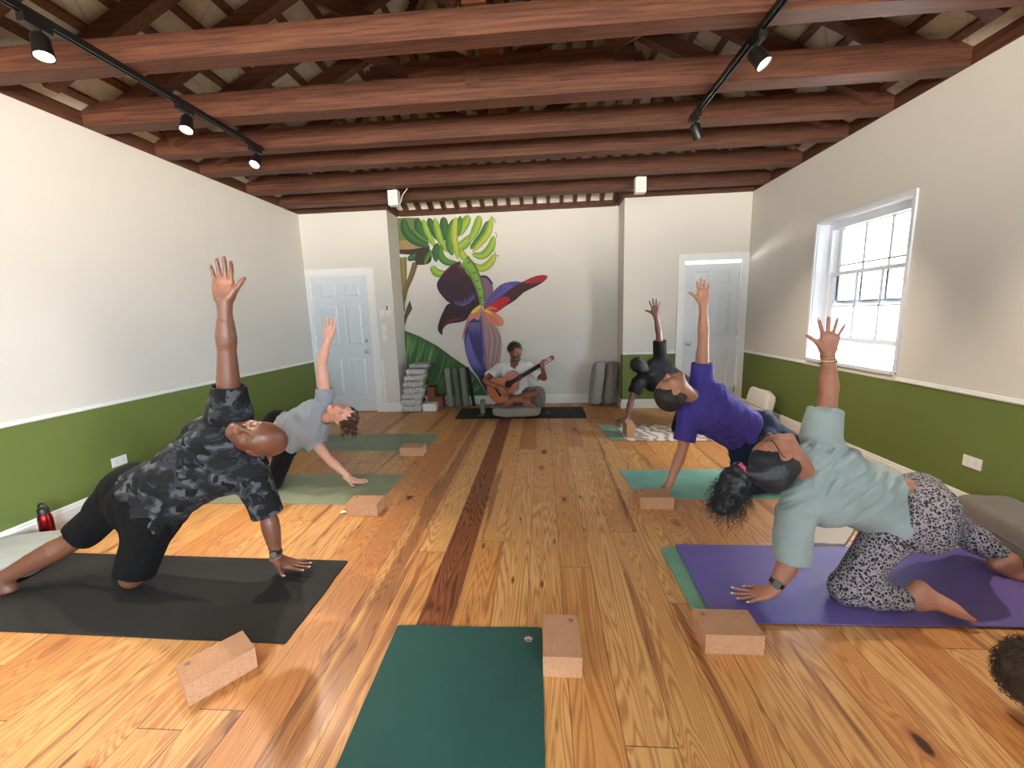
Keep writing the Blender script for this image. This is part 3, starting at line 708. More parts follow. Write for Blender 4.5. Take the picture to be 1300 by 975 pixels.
# ================================================================ folded blankets
t = NT('grey white fringed blanket'); v = t.obj(); n1 = t.noise(v, 25, 4, .7); t.base(t.mix(t.ramp(n1, [(.35, 0.), (.65, 1.)]), srgb(190, 190, 188), srgb(242, 240, 236))); t.rough(.95); t.bump(n1, .8, .006); m_blk = t.m
t = NT('grey blanket top'); v = t.obj(); n1 = t.noise(v, 12, 3, .6); t.base(t.mix(n1, srgb(150, 154, 154), srgb(176, 180, 178))); t.rough(.95); m_blk2 = t.m
zb = 0.
labs = ['lowest', 'second lowest', 'third from the bottom', 'fourth from the bottom', 'fifth from the bottom', 'sixth from the bottom', 'second from the top', 'topmost, flat grey']
for i in range(8):
    h = .086 if i else .095; x0, x1 = -2.10, -1.83; top = (i == 7)
    bm = BM(); nx, nr = 26, 22; rows = []; ox = random.uniform(-.015, .015); lean = .010*i+(.0 if not top else .02)
    hh = h if not top else .075
    for a in range(nx+1):
        u = a/nx; row = []
        for k in range(nr):
            th = 2*PI*k/nr; cy, cz = math.cos(th), math.sin(th)
            yy = .17*math.copysign(abs(cy)**.35, cy); zz = hh/2*.9*math.copysign(abs(cz)**.7, cz)
            wob = .010*math.sin(u*19+k*.9+i*2.1)+.007*math.sin(u*41+i*5+k*1.7)
            if cy < -.2: yy -= wob*1.6; zz += wob*.45
            row.append(bm.verts.new((x0+(x1-x0)*u+ox+lean*1.4+.006*math.sin(k*2+i), 6.09+yy+lean*.9, zb+hh/2+zz)))
        rows.append(row)
    for a, b in zip(rows[:-1], rows[1:]):
        for k in range(nr): bm.faces.new([a[k], a[(k+1) % nr], b[(k+1) % nr], b[k]])
    bm.faces.new(rows[0][::-1]); bm.faces.new(rows[-1])
    o = tag(ob('folded_blanket', bm, m_blk2 if top else m_blk, smooth='all'), f'folded grey blanket, {labs[i]} in the stack by the mural', 'blanket', 'stack of folded blankets')
    # ragged fringe hanging at the front fold
    fb = BM()
    for q in range(46):
        u = q/45; fx = x0+(x1-x0)*u+ox+lean*1.4; fy = 6.09-.178+lean*.9-random.uniform(0, .012); fz = zb+hh*random.uniform(.25, .85)
        dx_, dz_ = random.uniform(-.012, .012), random.uniform(-.026, -.012)
        tube(fb, [(fx, fy+.012, fz+.006), (fx+dx_*.4, fy-.008, fz), (fx+dx_, fy-.012, max(zb+.001, fz+dz_))], [.005, .0045, .002], 5)
    if i < 7: ob('fringe', fb, m_blk, o, smooth='all')
    else: fb.free()
    zb += hh+.004

# ================================================================ rolled mats, storage boxes
def rolled(x, m, label, r=.056, h=.60, lean=.10):
    A = Vector((x+.02, 6.27, .0)); d = Vector((-.085, lean, 1)).normalized(); bm = BM(); A, _, d, s, t_ = frame(A, A+d)
    n = 90; turns = 4.2; lo, hi = [], []
    for k in range(n):
        a = turns*2*PI*k/(n-1); rr = r-(r*.75)*(1-k/(n-1)); q = s*math.cos(a)*rr+t_*math.sin(a)*rr
        lo.append((A+q+d*.008, A+q*(1-.005/rr)+d*.008)); hi.append((A+q+d*h, A+q*(1-.005/rr)+d*h))
    V = [[bm.verts.new(p) for p in (lo[k][0], lo[k][1], hi[k][1], hi[k][0])] for k in range(n)]
    for k in range(n-1):
        for j in range(4): bm.faces.new([V[k][j], V[k][(j+1) % 4], V[k+1][(j+1) % 4], V[k+1][j]])
    bm.faces.new(V[0]); bm.faces.new(V[-1][::-1])
    zmin = min(v.co.z for v in bm.verts)
    for v in bm.verts: v.co.z -= zmin
    return tag(ob('rolled_mat', bm, m, smooth=True), label, 'rolled mat', 'rolled mats standing by the mural')
rolled(-1.445, matmat('rolled pale sage rubber', srgb(138, 146, 130)), 'rolled sage mat standing leftmost beside the cork boxes')
rolled(-1.325, matmat('rolled dark sage rubber', srgb(96, 108, 92)), 'darker rolled sage mat standing in the middle of three')
rolled(-1.205, matmat('rolled grey sage rubber', srgb(120, 128, 112)), 'rolled grey sage mat standing rightmost of three')
m_bk = matmat('black foam', srgb(18, 18, 19))
tag(ob('folded_mat', beam(BM(), (-1.075, 6.30, .012), (-1.165, 6.37, .60), .03, .11, (0, 1, 0)), m_bk, bevel=.004), 'thin black mat leaning on edge right of the rolled mats', 'folded mat')
m_box = plain('brown card', srgb(122, 78, 56), .9)
for (x, y, z, w, d_, h, lab) in ((-1.715, 6.30, 0, .13, .2, .2, 'brown block under the two others behind the white box'), (-1.725, 6.30, .2, .13, .2, .125, 'brown cork block on top of another behind the white box'),
                                 (-1.585, 6.24, 0, .12, .2, .095, 'lower brown block left of the rolled mats'), (-1.59, 6.24, .095, .12, .2, .09, 'upper brown block left of the rolled mats')):
    tag(ob('storage_block', bx(x-w/2+.012, x+w/2, y-d_/2, y+d_/2, z+.0005, z+h), m_box, bevel=.006), lab, 'yoga block', 'brown blocks stacked by the blankets')
bm = BM(); x0, x1, y0, y1, h = -1.795, -1.59, 6.0, 6.12, .115; w_ = .006
box(bm, x0, x1, y0, y0+w_, 0, h); box(bm, x0, x1, y1-w_, y1, 0, h); box(bm, x0, x0+w_, y0+w_, y1-w_, 0, h); box(bm, x1-w_, x1, y0+w_, y1-w_, 0, h); box(bm, x0+w_, x1-w_, y0+w_, y1-w_, 0, w_)
wb = tag(ob('storage_box', bm, m_plast), 'small white open box on the floor beside the blanket stack', 'box')
ob('box_contents', bx(x0+.012, x1-.012, y0+.012, y1-.012, .0065, .105), m_bk, wb, bevel=.006)
ob('handle_slot', bx(x1-.0005, x1+.001, y0+.045, y1-.045, .075, .09), m_bk, wb)

# ================================================================ bottles and bits
def bottle():
    x, y = -3.285, 2.35; e = thing('water_bottle', 'dark red metal water bottle with black carry cap by the left wall', 'bottle', (x, y, 0))
    t = NT('dark red anodised steel'); t.base(srgb(120, 18, 22)); t.b.inputs['Metallic'].default_value = .8; t.rough(.28)
    ob('bottle_body', lathe(BM(), (x, y, 0), (0, 0, 1), [(0, .034), (.004, .037), (.15, .037), (.175, .033), (.188, .026), (.195, .024)], 32), t.m, e, smooth=True)
    ob('cap', lathe(BM(), (x, y, .190), (0, 0, 1), [(0, .029), (.03, .029), (.036, .026)], 28), m_black, e, smooth=True)
    ob('carry_loop', tube(BM(), catmull([(x-.026, y, .215), (x-.027, y, .240), (x-.012, y, .256), (x+.012, y, .256), (x+.027, y, .240), (x+.026, y, .215)], 6), .006, 8), m_black, e, smooth='all')
bottle()
e = thing('water_bottle', 'slim green bottle standing on the charcoal mat left of the guitarist', 'bottle', (-.865, 5.80, .0065))
ob('bottle_body', lathe(BM(), (-.865, 5.80, .0065), (0, 0, 1), [(0, .034), (.003, .036), (.155, .036), (.158, .035)], 28), plain('muted green enamel', srgb(118, 136, 112), .5), e, smooth=True)
ob('cap', lathe(BM(), (-.865, 5.80, .1645), (0, 0, 1), [(0, .035), (.035, .035), (.04, .03)], 28), plain('muted green lid', srgb(104, 122, 98), .5), e, smooth=True)
o = tag(ob('small_bowl', lathe(BM(), (-.85, 5.575, .0065), (0, 0, 1), [(0, .02), (.004, .03), (.022, .044), (.026, .045), (.022, .04), (.008, .026), (.007, .003)], 24), m_metal, smooth=True), 'small metal bowl on the charcoal mat in front of the green bottle', 'bowl')
tag(ob('phone', bx(.03, .10, 5.66, 5.79, .0065, .0155), m_black, bevel=.004), 'black phone lying on the charcoal mat right of the guitarist', 'phone')
# slippers by the left wall
def slipper(c, ang, m, label, L=.25, h=.07):
    Rz = Matrix.Rotation(ang, 3, 'Z'); c = Vector(c); bm = BM(); rows = []
    for i in range(13):
        u = i/12; w = .047*(math.sin(PI*min(1, max(.02, u*.93+.05)))**.5)*(1.0 if u > .5 else .82); row = []
        hh = h*(.35+.65*math.exp(-((u-.62)/.25)**2))
        for k in range(14):
            th = 2*PI*k/14; z = (math.sin(th)*.5+.5)
            row.append(bm.verts.new(c+Rz@Vector(((u-.5)*L, w*math.cos(th), .004+hh*z**.8))))
        rows.append(row)
    for a, b in zip(rows[:-1], rows[1:]):
        for k in range(14): bm.faces.new([a[k], a[(k+1) % 14], b[(k+1) % 14], b[k]])
    bm.faces.new(rows[0][::-1]); bm.faces.new(rows[-1])
    o = tag(ob('slipper', bm, m, smooth='all'), label, 'shoe')
    ob('sole', bx(-L/2+.01, L/2-.01, -.04, .04, 0, .006, M=Matrix.Translation(c) @ Rz.to_4x4()), m_black, o)
    return o
slipper((-3.22, 2.475, .0), 1.2, plain('black suede', srgb(20, 20, 22), .9), 'black slipper beside the red bottle', L=.20, h=.09)
slipper((-3.04, 2.60, .0), .75, plain('tan suede', srgb(190, 140, 110), .8), 'tan slipper behind the bald man\'s stretched leg', L=.26, h=.09)

# ================================================================ mural painted on the alcove wall
m_mural = NT('mural paint'); _v = m_mural.obj(); _c = m_mural.n('ShaderNodeAttribute', _attribute_name='Col').outputs['Color']
_n = m_mural.noise(m_mural.vmul(_v, (14, 14, 5)), 1, 3, .6); m_mural.base(m_mural.mix(m_mural.math('MULTIPLY', m_mural.ramp(_n, [(.3, 0.), (.7, 1.)]), .35), _c, m_mural.mix(.45, _c, (0.02, .015, .02, 1))))
m_mural.rough(.7); m_mural = m_mural.m
def U1(x, y): return (500+x/7.22, 265+y/7.22)
def U2(x, y): return (550+x/5.735, 330+y/5.735)
def U3(x, y): return (500+x/4.43, 265+y/4.43)
YM = Y2-.0008; layer = [0]
def wallpt(px, py):
    p = at(px, py, Y2); return np.array([min(max(p[0], XA+.002), XB), p[2] if p[2] < ZC-.003 else ZC-.003])
mural = thing('wall_mural', 'painted mural of green bananas and a purple banana flower on the alcove wall', 'mural', (-1.2, Y2, .15))
def paintmesh(name, polys):
    """polys: list of (pts[(X,Z)], cols)"""
    layer[0] += 1; y = YM-.00022*layer[0]
    bm = BM(); cl = bm.loops.layers.float_color.new('Col')
    for pts, cols in polys:
        vs = [bm.verts.new((p[0], y, p[1])) for p in pts]
        f = bm.faces.new(vs)
        for i, lp in enumerate(f.loops): lp[cl] = cols[i] if isinstance(cols, list) else cols
    bmesh.ops.triangulate(bm, faces=[f for f in bm.faces if len(f.verts) > 4])
    for f in bm.faces:
        if f.normal.y > 0: f.normal_flip()
    me = bpy.data.meshes.new(name); bm.to_mesh(me); bm.free()
    return finish(name, me, m_mural, mural)
def pbly(name, U, pts, col, sm=4):
    q = [wallpt(*U(*p)) for p in pts]
    if sm:
        q = q+[q[0]]; P = [q[-2]]+q+[q[1]]; out = []
        for i in range(1, len(P)-2):
            for k in range(sm):
                t_ = k/sm; a, b, c_, d = P[i-1:i+3]; out.append(.5*((2*b)+(c_-a)*t_+(2*a-5*b+4*c_-d)*t_*t_+(3*b-a-3*c_+d)*t_**3))
        q = out
    q = [np.array([min(max(a[0], XA+.002), XB), min(a[1], ZC-.003)]) for a in q]
    return paintmesh(name, [(q, col)])
def ribbon(name, U, pts, w, cols, prof='banana'):
    """strip along pts; w widths in the same units as pts; cols = colours across from left edge to right edge"""
    P = catmull([np.array(p, float) for p in pts], 7); n = len(P); k = len(cols); polys = []; rows = []
    for i, p in enumerate(P):
        d = P[min(i+1, n-1)]-P[max(i-1, 0)]; d = d/np.linalg.norm(d); nn = np.array([d[1], -d[0]]); u = i/(n-1)
        if prof == 'banana': ww = w*(math.sin(PI*min(max(u, 0), 1))**.42*.94+.06)*(1-.15*u)
        elif prof == 'taper': ww = w*(1-u*.93)
        elif prof == 'leaf': ww = w*(math.sin(PI*u)**.8+.02)
        elif isinstance(prof, tuple): ww = prof[0]*(1-u)+prof[1]*u
        else: ww = w
        rows.append([wallpt(*U(*(p+nn*ww*(j/(k-1)-.5)))) for j in range(k)])
    for a, b in zip(range(n-1), range(1, n)):
        for j in range(k-1): polys.append(([rows[a][j], rows[a][j+1], rows[b][j+1], rows[b][j]], [cols[j], cols[j+1], cols[j+1], cols[j]]))
    return paintmesh(name, polys)
c_ = srgb
DG, MG, LG, YG = c_(30, 62, 34), c_(70, 116, 42), c_(132, 168, 56), c_(186, 190, 72)
pbly('leafy_backdrop', U1, [(28, 85), (140, 82), (235, 84), (245, 200), (225, 370), (120, 385), (45, 385)], c_(104, 116, 66), 0)
pbly('stem_patch', U1, [(50, 300), (140, 290), (235, 310), (240, 380), (50, 382)], c_(150, 130, 84), 2)
ribbon('plant_stem', U1, [(70, 445), (85, 600), (88, 780), (95, 940)], 90, [c_(96, 92, 44), c_(150, 138, 74), c_(110, 104, 52)], (95, 16))
ribbon('plant_stem', U1, [(200, 495), (160, 620), (115, 730), (88, 850)], 60, [c_(60, 44, 30), c_(140, 116, 70), c_(88, 66, 40), c_(150, 128, 80)], (55, 40))
pbly('dry_leaf', U3, [(90, 515), (104, 562), (78, 610), (60, 662), (58, 605), (70, 560)], c_(84, 74, 52), 0)
ribbon('branch', U1, [(52, 395), (180, 395), (330, 370)], 44, [c_(44, 32, 22), c_(60, 42, 30), c_(38, 28, 22)], (40, 60))
pbly('white_gap', U1, [(352, 370), (420, 420), (500, 430), (560, 470), (500, 530), (345, 520), (335, 450)], c_(206, 214, 208), 3)
def ban(pts, w, tone, U=U1):
    T = {'d': [DG, c_(44, 88, 44), c_(64, 108, 60), c_(26, 56, 32)], 'm': [c_(40, 84, 34), MG, c_(96, 140, 52), c_(44, 84, 34)], 'l': [c_(84, 130, 40), LG, c_(160, 184, 70), c_(88, 128, 44)],
         'y': [c_(120, 150, 50), c_(160, 178, 64), YG, c_(110, 140, 50)]}[tone]
    ribbon('banana', U, pts, w, T)
ban([(125, 470), (190, 440), (250, 455), (330, 400)], 80, 'd'); ban([(300, 400), (260, 450), (250, 505)], 60, 'd')
pbly('shadow_foliage', U1, [(215, 400), (330, 380), (345, 470), (300, 510), (200, 505)], c_(48, 44, 26), 3)
ban([(350, 380), (310, 440), (280, 510)], 44, 'm')
ban([(215, 85), (235, 190), (310, 330)], 84, 'd'); ban([(90, 90), (110, 200), (190, 290), (330, 350)], 92, 'd'); ban([(160, 170), (230, 250), (330, 320)], 40, 'm')
ban([(320, 85), (350, 170), (400, 290)], 70, 'd'); ban([(265, 95), (310, 220), (378, 352)], 62, 'l')
ban([(455, 75), (462, 170), (480, 300)], 84, 'd'); ban([(372, 85), (400, 190), (430, 290), (495, 400)], 70, 'l')
ban([(560, 90), (515, 200), (510, 340), (540, 430)], 76, 'm'); ban([(690, 62), (650, 140), (600, 250)], 90, 'l'); ban([(610, 66), (600, 160), (590, 260)], 56, 'm')
ban([(540, 390), (640, 330), (720, 240)], 96, 'l'); ban([(570, 75), (555, 250), (590, 470)], 70, 'y')
ban([(870, 110), (820, 240), (700, 370)], 86, 'm'); ban([(785, 62), (760, 170), (690, 310)], 84, 'l'); ban([(903, 66), (870, 210), (800, 310), (720, 395)], 66, 'y')
ban([(920, 250), (885, 360), (810, 430), (715, 415)], 84, 'l'); ban([(930, 415), (880, 500), (800, 545), (700, 500)], 80, 'y')
ban([(405, 315), (378, 400), (392, 490)], 62, 'd'); ban([(430, 330), (430, 430), (490, 490), (590, 500)], 74, 'm'); ban([(345, 525), (400, 590), (490, 590)], 80, 'l')
ban([(620, 380), (640, 440), (700, 460)], 70, 'y')
for p in ([(920, 90), (930, 120), (938, 135)], [(925, 215), (940, 230), (945, 265)], [(922, 385), (940, 430), (968, 432)]): ribbon('flower_tip', U1, p, 5, [c_(60, 50, 30), c_(60, 50, 30)], 'flat')
# back bract, stalk, bracts
pbly('bract', U2, [(335, 120), (385, 122), (432, 175), (436, 240), (410, 290), (380, 310), (355, 200)], c_(118, 92, 118), 2)
for i, x in enumerate((375, 392, 408, 424)): ribbon('bract_streak', U2, [(x, 150), (x+4, 220), (x-8, 290)], 7, [c_(168, 120, 130), c_(104, 76, 104)], 'leaf')
ribbon('bract_edge', U2, [(333, 122), (388, 124), (432, 176)], 16, [c_(40, 30, 60), c_(60, 46, 90)], 'flat')
pbly('bract', U2, [(172, 14), (90, 85), (40, 145), (28, 190), (52, 245), (125, 316), (250, 345), (348, 325), (330, 250), (290, 160), (255, 110), (215, 52)], c_(48, 22, 36), 3)
ribbon('bract_streak', U2, [(175, 18), (215, 80), (270, 150)], 46, [c_(96, 28, 34), c_(50, 22, 34)], 'taper')
ribbon('bract_streak', U2, [(172, 16), (110, 72), (50, 132)], 22, [c_(110, 26, 36), c_(60, 22, 36)], 'leaf')
ribbon('bract_streak', U2, [(60, 140), (120, 230), (160, 300)], 70, [c_(46, 32, 54), c_(38, 24, 44), c_(52, 24, 40)], 'leaf')
for i in range(22):
    a = i/21; x, y = 170+130*a, 340-60*a+20*math.sin(a*PI); L = 34+30*random.random()
    ribbon('bract_streak', U2, [(x, y), (x-4+(a-.5)*14, y-L*.5), (x-10+(a-.4)*30, y-L)], 7, [c_(118, 110, 172), c_(72, 62, 120)], 'taper')
pbly('bract', U2, [(120, 316), (75, 375), (48, 440), (35, 495), (45, 528), (68, 545), (72, 505), (110, 468), (200, 452), (250, 428), (345, 330), (240, 345)], c_(40, 20, 28), 3)
ribbon('bract_streak', U2, [(70, 495), (100, 455), (160, 430), (240, 420)], 26, [c_(120, 30, 40), c_(70, 22, 32)], 'leaf')
pbly('bract', U2, [(362, 342), (400, 285), (432, 238), (490, 182), (560, 160), (642, 162), (560, 222), (480, 285), (400, 345)], c_(84, 76, 152), 2)
for i in range(9):
    a = i/8; ribbon('bract_streak', U2, [(375+8*a, 335), (450+25*a, 235+20*a), (540+70*a, 172+a*5)], 8, [c_(126, 118, 190), c_(62, 52, 124)], 'leaf')
pbly('bract', U2, [(366, 358), (480, 280), (560, 215), (650, 160), (760, 114), (834, 117), (800, 162), (740, 197), (660, 237), (600, 292), (520, 342), (460, 383), (400, 372)], c_(58, 18, 28), 2)
pbly('bract_blush', U2, [(655, 160), (762, 114), (834, 117), (795, 158), (700, 172)], c_(160, 30, 52), 2)
pbly('bract_blush', U2, [(366, 358), (480, 282), (535, 266), (562, 290), (520, 338), (460, 381), (400, 371)], c_(178, 26, 44), 2)
ribbon('bract_streak', U2, [(380, 358), (420, 345), (470, 360)], 24, [c_(214, 150, 60), c_(186, 60, 50)], 'leaf')
ribbon('flower_stalk', U1, [(640, 480), (705, 540), (755, 640), (790, 740), (806, 820), (812, 890)], 90, [c_(64, 108, 40), c_(118, 160, 66), c_(132, 172, 76), c_(56, 96, 36)], (120, 44))
for (x, y, w) in ((690, 495, 36), (742, 585, 40), (768, 660, 36), (788, 738, 34), (802, 815, 30)): ribbon('stalk_ring', U1, [(x-w*.6, y+8), (x, y), (x+w*.5, y-2)], 8, [c_(34, 54, 24), c_(40, 60, 28)], 'leaf')
# the flower bud
pbly('petal', U2, [(255, 440), (235, 520), (228, 600), (245, 700), (285, 790), (335, 850), (380, 850), (392, 760), (372, 640), (362, 540), (350, 400), (300, 420)], c_(56, 50, 112), 3)
for i in range(16):
    a = i/15; ribbon('petal_streak', U2, [(250+a*20, 520+60*a), (240+a*60, 660+20*a), (300+a*70, 800+20*a)], 9, [c_(110, 110, 180), c_(50, 44, 104)], 'leaf')
pbly('petal', U2, [(348, 350), (380, 400), (440, 465), (480, 512), (498, 590), (496, 680), (480, 760), (455, 812), (402, 830), (380, 760), (362, 640), (348, 480)], c_(166, 134, 134), 3)
for i, (x, c1) in enumerate(((372, (96, 70, 96)), (392, (140, 108, 116)), (412, (92, 66, 86)), (432, (186, 156, 152)), (452, (88, 64, 84)), (470, (180, 148, 146)), (484, (96, 72, 92)))):
    ribbon('petal_streak', U2, [(355+(x-372)*.5, 400+i*12), (x, 560), (x-4-i*2, 700), (x-6-i*5, 805)], 9, [c_(*c1), c_(170, 138, 138)], 'leaf')
ribbon('petal_streak', U2, [(352, 350), (356, 480), (372, 640), (392, 800)], 16, [c_(90, 76, 140), c_(120, 96, 140)], 'leaf')
pbly('petal', U2, [(290, 790), (330, 838), (395, 828), (455, 812), (430, 850), (395, 870), (395, 920), (410, 985), (370, 930), (335, 860)], c_(40, 32, 66), 2)
pbly('florets', U2, [(250, 425), (290, 370), (342, 326), (356, 352), (346, 400), (330, 442), (300, 425), (262, 450)], c_(200, 128, 112), 2)
pbly('floret_tip', U2, [(283, 372), (340, 326), (346, 352), (305, 384), (278, 392)], c_(224, 200, 76), 2)
pbly('florets', U2, [(252, 425), (262, 455), (240, 510), (214, 590), (224, 520)], c_(176, 104, 108), 2)
pbly('florets', U2, [(362, 370), (420, 368), (470, 398), (514, 440), (498, 484), (440, 470), (400, 440)], c_(206, 118, 96), 2)
for i in range(10):
    a = i/9; ribbon('floret_tip', U2, [(430+a*20, 385+a*20), (470+a*15, 420+a*20), (512-a*18, 440+a*42)], 9, [c_(232, 204, 96), c_(206, 130, 70)], 'leaf')
ribbon('floret_tip', U2, [(366, 366), (400, 372), (440, 400)], 24, [c_(230, 208, 80), c_(216, 160, 70)], 'leaf')
for i in range(7): ribbon('petal_streak', U2, [(262+i*12, 455), (266+i*12, 490+random.random()*30), (270+i*11, 520+random.random()*60)], 8, [c_(150, 146, 200), c_(110, 96, 160)], 'taper')
# big leaf
LP = [(62, 684), (150, 718), (250, 772), (330, 832), (420, 893), (462, 940), (505, 1010), (530, 1048), (70, 1050), (72, 850)]
pbly('banana_leaf', U3, LP, c_(50, 92, 46), 0)
def leafedge(x): return np.interp(x, [62, 150, 250, 330, 420, 462, 505, 530], [684, 718, 772, 832, 893, 940, 1010, 1048])
for i in range(34):
    x1 = 80+i*12.5+random.uniform(-3, 3); y1 = leafedge(x1)+6; L = 150+random.random()*110; x0 = max(72, x1-60-random.random()*25); y0 = min(1040, y1+L)
    tc = random.choice([(112, 150, 80), (84, 130, 64), (34, 72, 40), (70, 116, 56), (134, 166, 92), (30, 66, 38)])
    ribbon('leaf_vein', U3, [(x1, y1), ((x0+x1)/2+10, (y0+y1)/2), (x0, y0)], 16, [c_(*tc), c_(50, 92, 46)], 'leaf')
# ================================================================ soft-body surfaces: smooth unions of tapered limbs, meshed by surface nets
class Sdf:
    """ops: (mode, fn, k)   mode u = union, s = subtract, i = intersect; every fn maps (n,3) points to distances"""
    def __init__(s): s.ops = []; s.lo = np.full(3, 1e9); s.hi = np.full(3, -1e9); s.disp = None; s.da = 0.
    def _b(s, *ps, r=0):
        for p in ps: s.lo = np.minimum(s.lo, np.array(p)-r); s.hi = np.maximum(s.hi, np.array(p)+r)
    def add(s, fn, k=.02, mode='u'): s.ops.append((mode, fn, k)); return s
    def cone(s, A, B, ra, rb, k=.02, mode='u', flat=None, fs=1.):
        A, B = np.array(A, float), np.array(B, float)
        if mode == 'u': s._b(A, B, r=max(ra, rb)*1.1)
        return s.add(rcone(A, B, ra, rb, flat, fs), k, mode)
    def ell(s, C, R, axes=None, k=.02, mode='u'):
        C = np.array(C, float); R = np.array(R, float); Ax = np.eye(3) if axes is None else np.array(axes, float)
        if mode == 'u': s._b(C, r=R.max())
        def f(p):
            q = (p-C) @ Ax.T; k0 = np.linalg.norm(q/R, axis=1); k1 = np.linalg.norm(q/(R*R), axis=1)
            return np.where(k1 > 1e-6, k0*(k0-1)/np.maximum(k1, 1e-6), -R.min())
        return s.add(f, k, mode)
    def chain(s, pts, rad, k=.03):
        pts = [np.array(p, float) for p in pts]
        for p, r in zip(pts, rad): s._b(p, r=r*1.1)
        fs_ = [rcone(a, b, ra, rb) for a, b, ra, rb in zip(pts[:-1], pts[1:], rad[:-1], rad[1:])]
        def f(p):
            d = fs_[0](p)
            for g in fs_[1:]: d = np.minimum(d, g(p))
            return d
        return s.add(f, k)
    def sph(s, C, r, k=.02, mode='u'): return s.cone(C, np.array(C, float)+1e-4, r, r, k, mode)
    def cap(s, A, B, ra, rb, k=.02, mode='u', flat=None, fs=1., rd=.004):
        A, B = np.array(A, float), np.array(B, float)
        if mode == 'u': s._b(A, B, r=max(ra, rb)*1.3)
        return s.add(ccone(A, B, ra, rb, flat, fs, rd), k, mode)
    def plane(s, o, n, k=.003):
        """keep the side the normal points away from"""
        o = np.array(o, float); n = np.array(n, float)/np.linalg.norm(n)
        return s.add(lambda p: (p-o) @ n, k, 'i')
    def ev(s, p, act=None):
        d = np.full(len(p), 1e3)
        for i, (mode, fn, k) in enumerate(s.ops):
            if act is not None and not act[i]: continue
            q = fn(p)
            if mode == 'u':
                h = np.maximum(k-np.abs(d-q), 0)/max(k, 1e-6); d = np.minimum(d, q)-h*h*k*.25
            elif mode == 'd': d = d+q
            elif mode == 's':
                q = -q; h = np.maximum(k-np.abs(d-q), 0)/max(k, 1e-6); d = np.maximum(d, q)+h*h*k*.25
            else:
                h = np.maximum(k-np.abs(d-q), 0)/max(k, 1e-6); d = np.maximum(d, q)+h*h*k*.25
        if s.disp is not None: d = d+s.disp(p)
        return d
    def mesh(s, h):
        N = 8; bs = N*h; lo = s.lo-h*3; dims = np.ceil((s.hi+h*3-lo)/bs).astype(int)
        gi = np.stack(np.meshgrid(*[np.arange(d) for d in dims], indexing='ij'), -1).reshape(-1, 3)
        cen = lo+(gi+.5)*bs; rad = bs*.5*1.7321
        D = np.stack([fn(cen) for _, fn, _ in s.ops], 1)
        full = s.ev(cen); keep = np.abs(full) < rad*1.9+s.da+.012
        gi, cen, D = gi[keep], cen[keep], D[keep]
        ks = np.array([k for _, _, k in s.ops]); md = np.array([m in 'id' for m, _, _ in s.ops])
        act = (D < rad*1.9+ks*1.5+3*h+s.da) | md
        off = np.stack(np.meshgrid(*[np.arange(N+1)]*3, indexing='ij'), -1).reshape(-1, 3)
        V = np.empty((len(gi), N+1, N+1, N+1), np.float32)
        # group blocks with the same active set
        key = {}
        for b in range(len(gi)): key.setdefault(act[b].tobytes(), []).append(b)
        for kb, bl in key.items():
            a = act[bl[0]]; P = (lo+(gi[bl][:, None, :]*N+off[None])*h).reshape(-1, 3)
            V[bl] = s.ev(P, a).reshape(len(bl), N+1, N+1, N+1)
        inside = V < 0
        c = np.zeros((len(gi), N, N, N), np.int8)
        for dx in (0, 1):
            for dy in (0, 1):
                for dz in (0, 1): c += inside[:, dx:dx+N, dy:dy+N, dz:dz+N]
        mb, mx, my, mz = np.nonzero((c > 0) & (c < 8))
        G = dims*N+2
        cell = gi[mb]*N+np.stack([mx, my, mz], 1)
        acc = np.zeros((len(mb), 3)); cnt = np.zeros(len(mb))
        vals = lambda dx, dy, dz: V[mb, mx+dx, my+dy, mz+dz]
        cs = {(a, b, d): vals(a, b, d) for a in (0, 1) for b in (0, 1) for d in (0, 1)}
        for ax in range(3):
            for u in (0, 1):
                for v in (0, 1):
                    a = [0, 0, 0]; o = [i for i in range(3) if i != ax]; a[o[0]] = u; a[o[1]] = v; b = list(a); b[ax] = 1
                    va, vb = cs[tuple(a)], cs[tuple(b)]; m = (va < 0) != (vb < 0)
                    t = np.where(m, va/np.where(m, va-vb, 1), 0); pt = np.tile(np.array(a, float), (len(mb), 1)); pt[:, ax] = t
                    acc += pt*m[:, None]; cnt += m
        P = lo+(cell+acc/cnt[:, None])*h
        kk = (cell[:, 0]*G[1]+cell[:, 1])*G[2]+cell[:, 2]; order = np.argsort(kk); ks_ = kk[order]
        def look(c3):
            q = (c3[:, 0]*G[1]+c3[:, 1])*G[2]+c3[:, 2]; i = np.searchsorted(ks_, q); i = np.minimum(i, len(ks_)-1)
            return np.where(ks_[i] == q, order[i], -1)
        quads = []
        for ax in range(3):
            b = [0, 0, 0]; b[ax] = 1; m = (cs[(0, 0, 0)] < 0) != (cs[tuple(b)] < 0); base = cell[m]; neg = cs[(0, 0, 0)][m] < 0
            o = [(ax+1) % 3, (ax+2) % 3]; e1 = np.zeros(3, int); e1[o[0]] = 1; e2 = np.zeros(3, int); e2[o[1]] = 1
            q = np.stack([look(base-e1-e2), look(base-e2), look(base), look(base-e1)], 1)
            q = np.where(neg[:, None], q, q[:, ::-1]); quads.append(q[(q >= 0).all(1)])
        Q = np.concatenate(quads)
        return P, Q

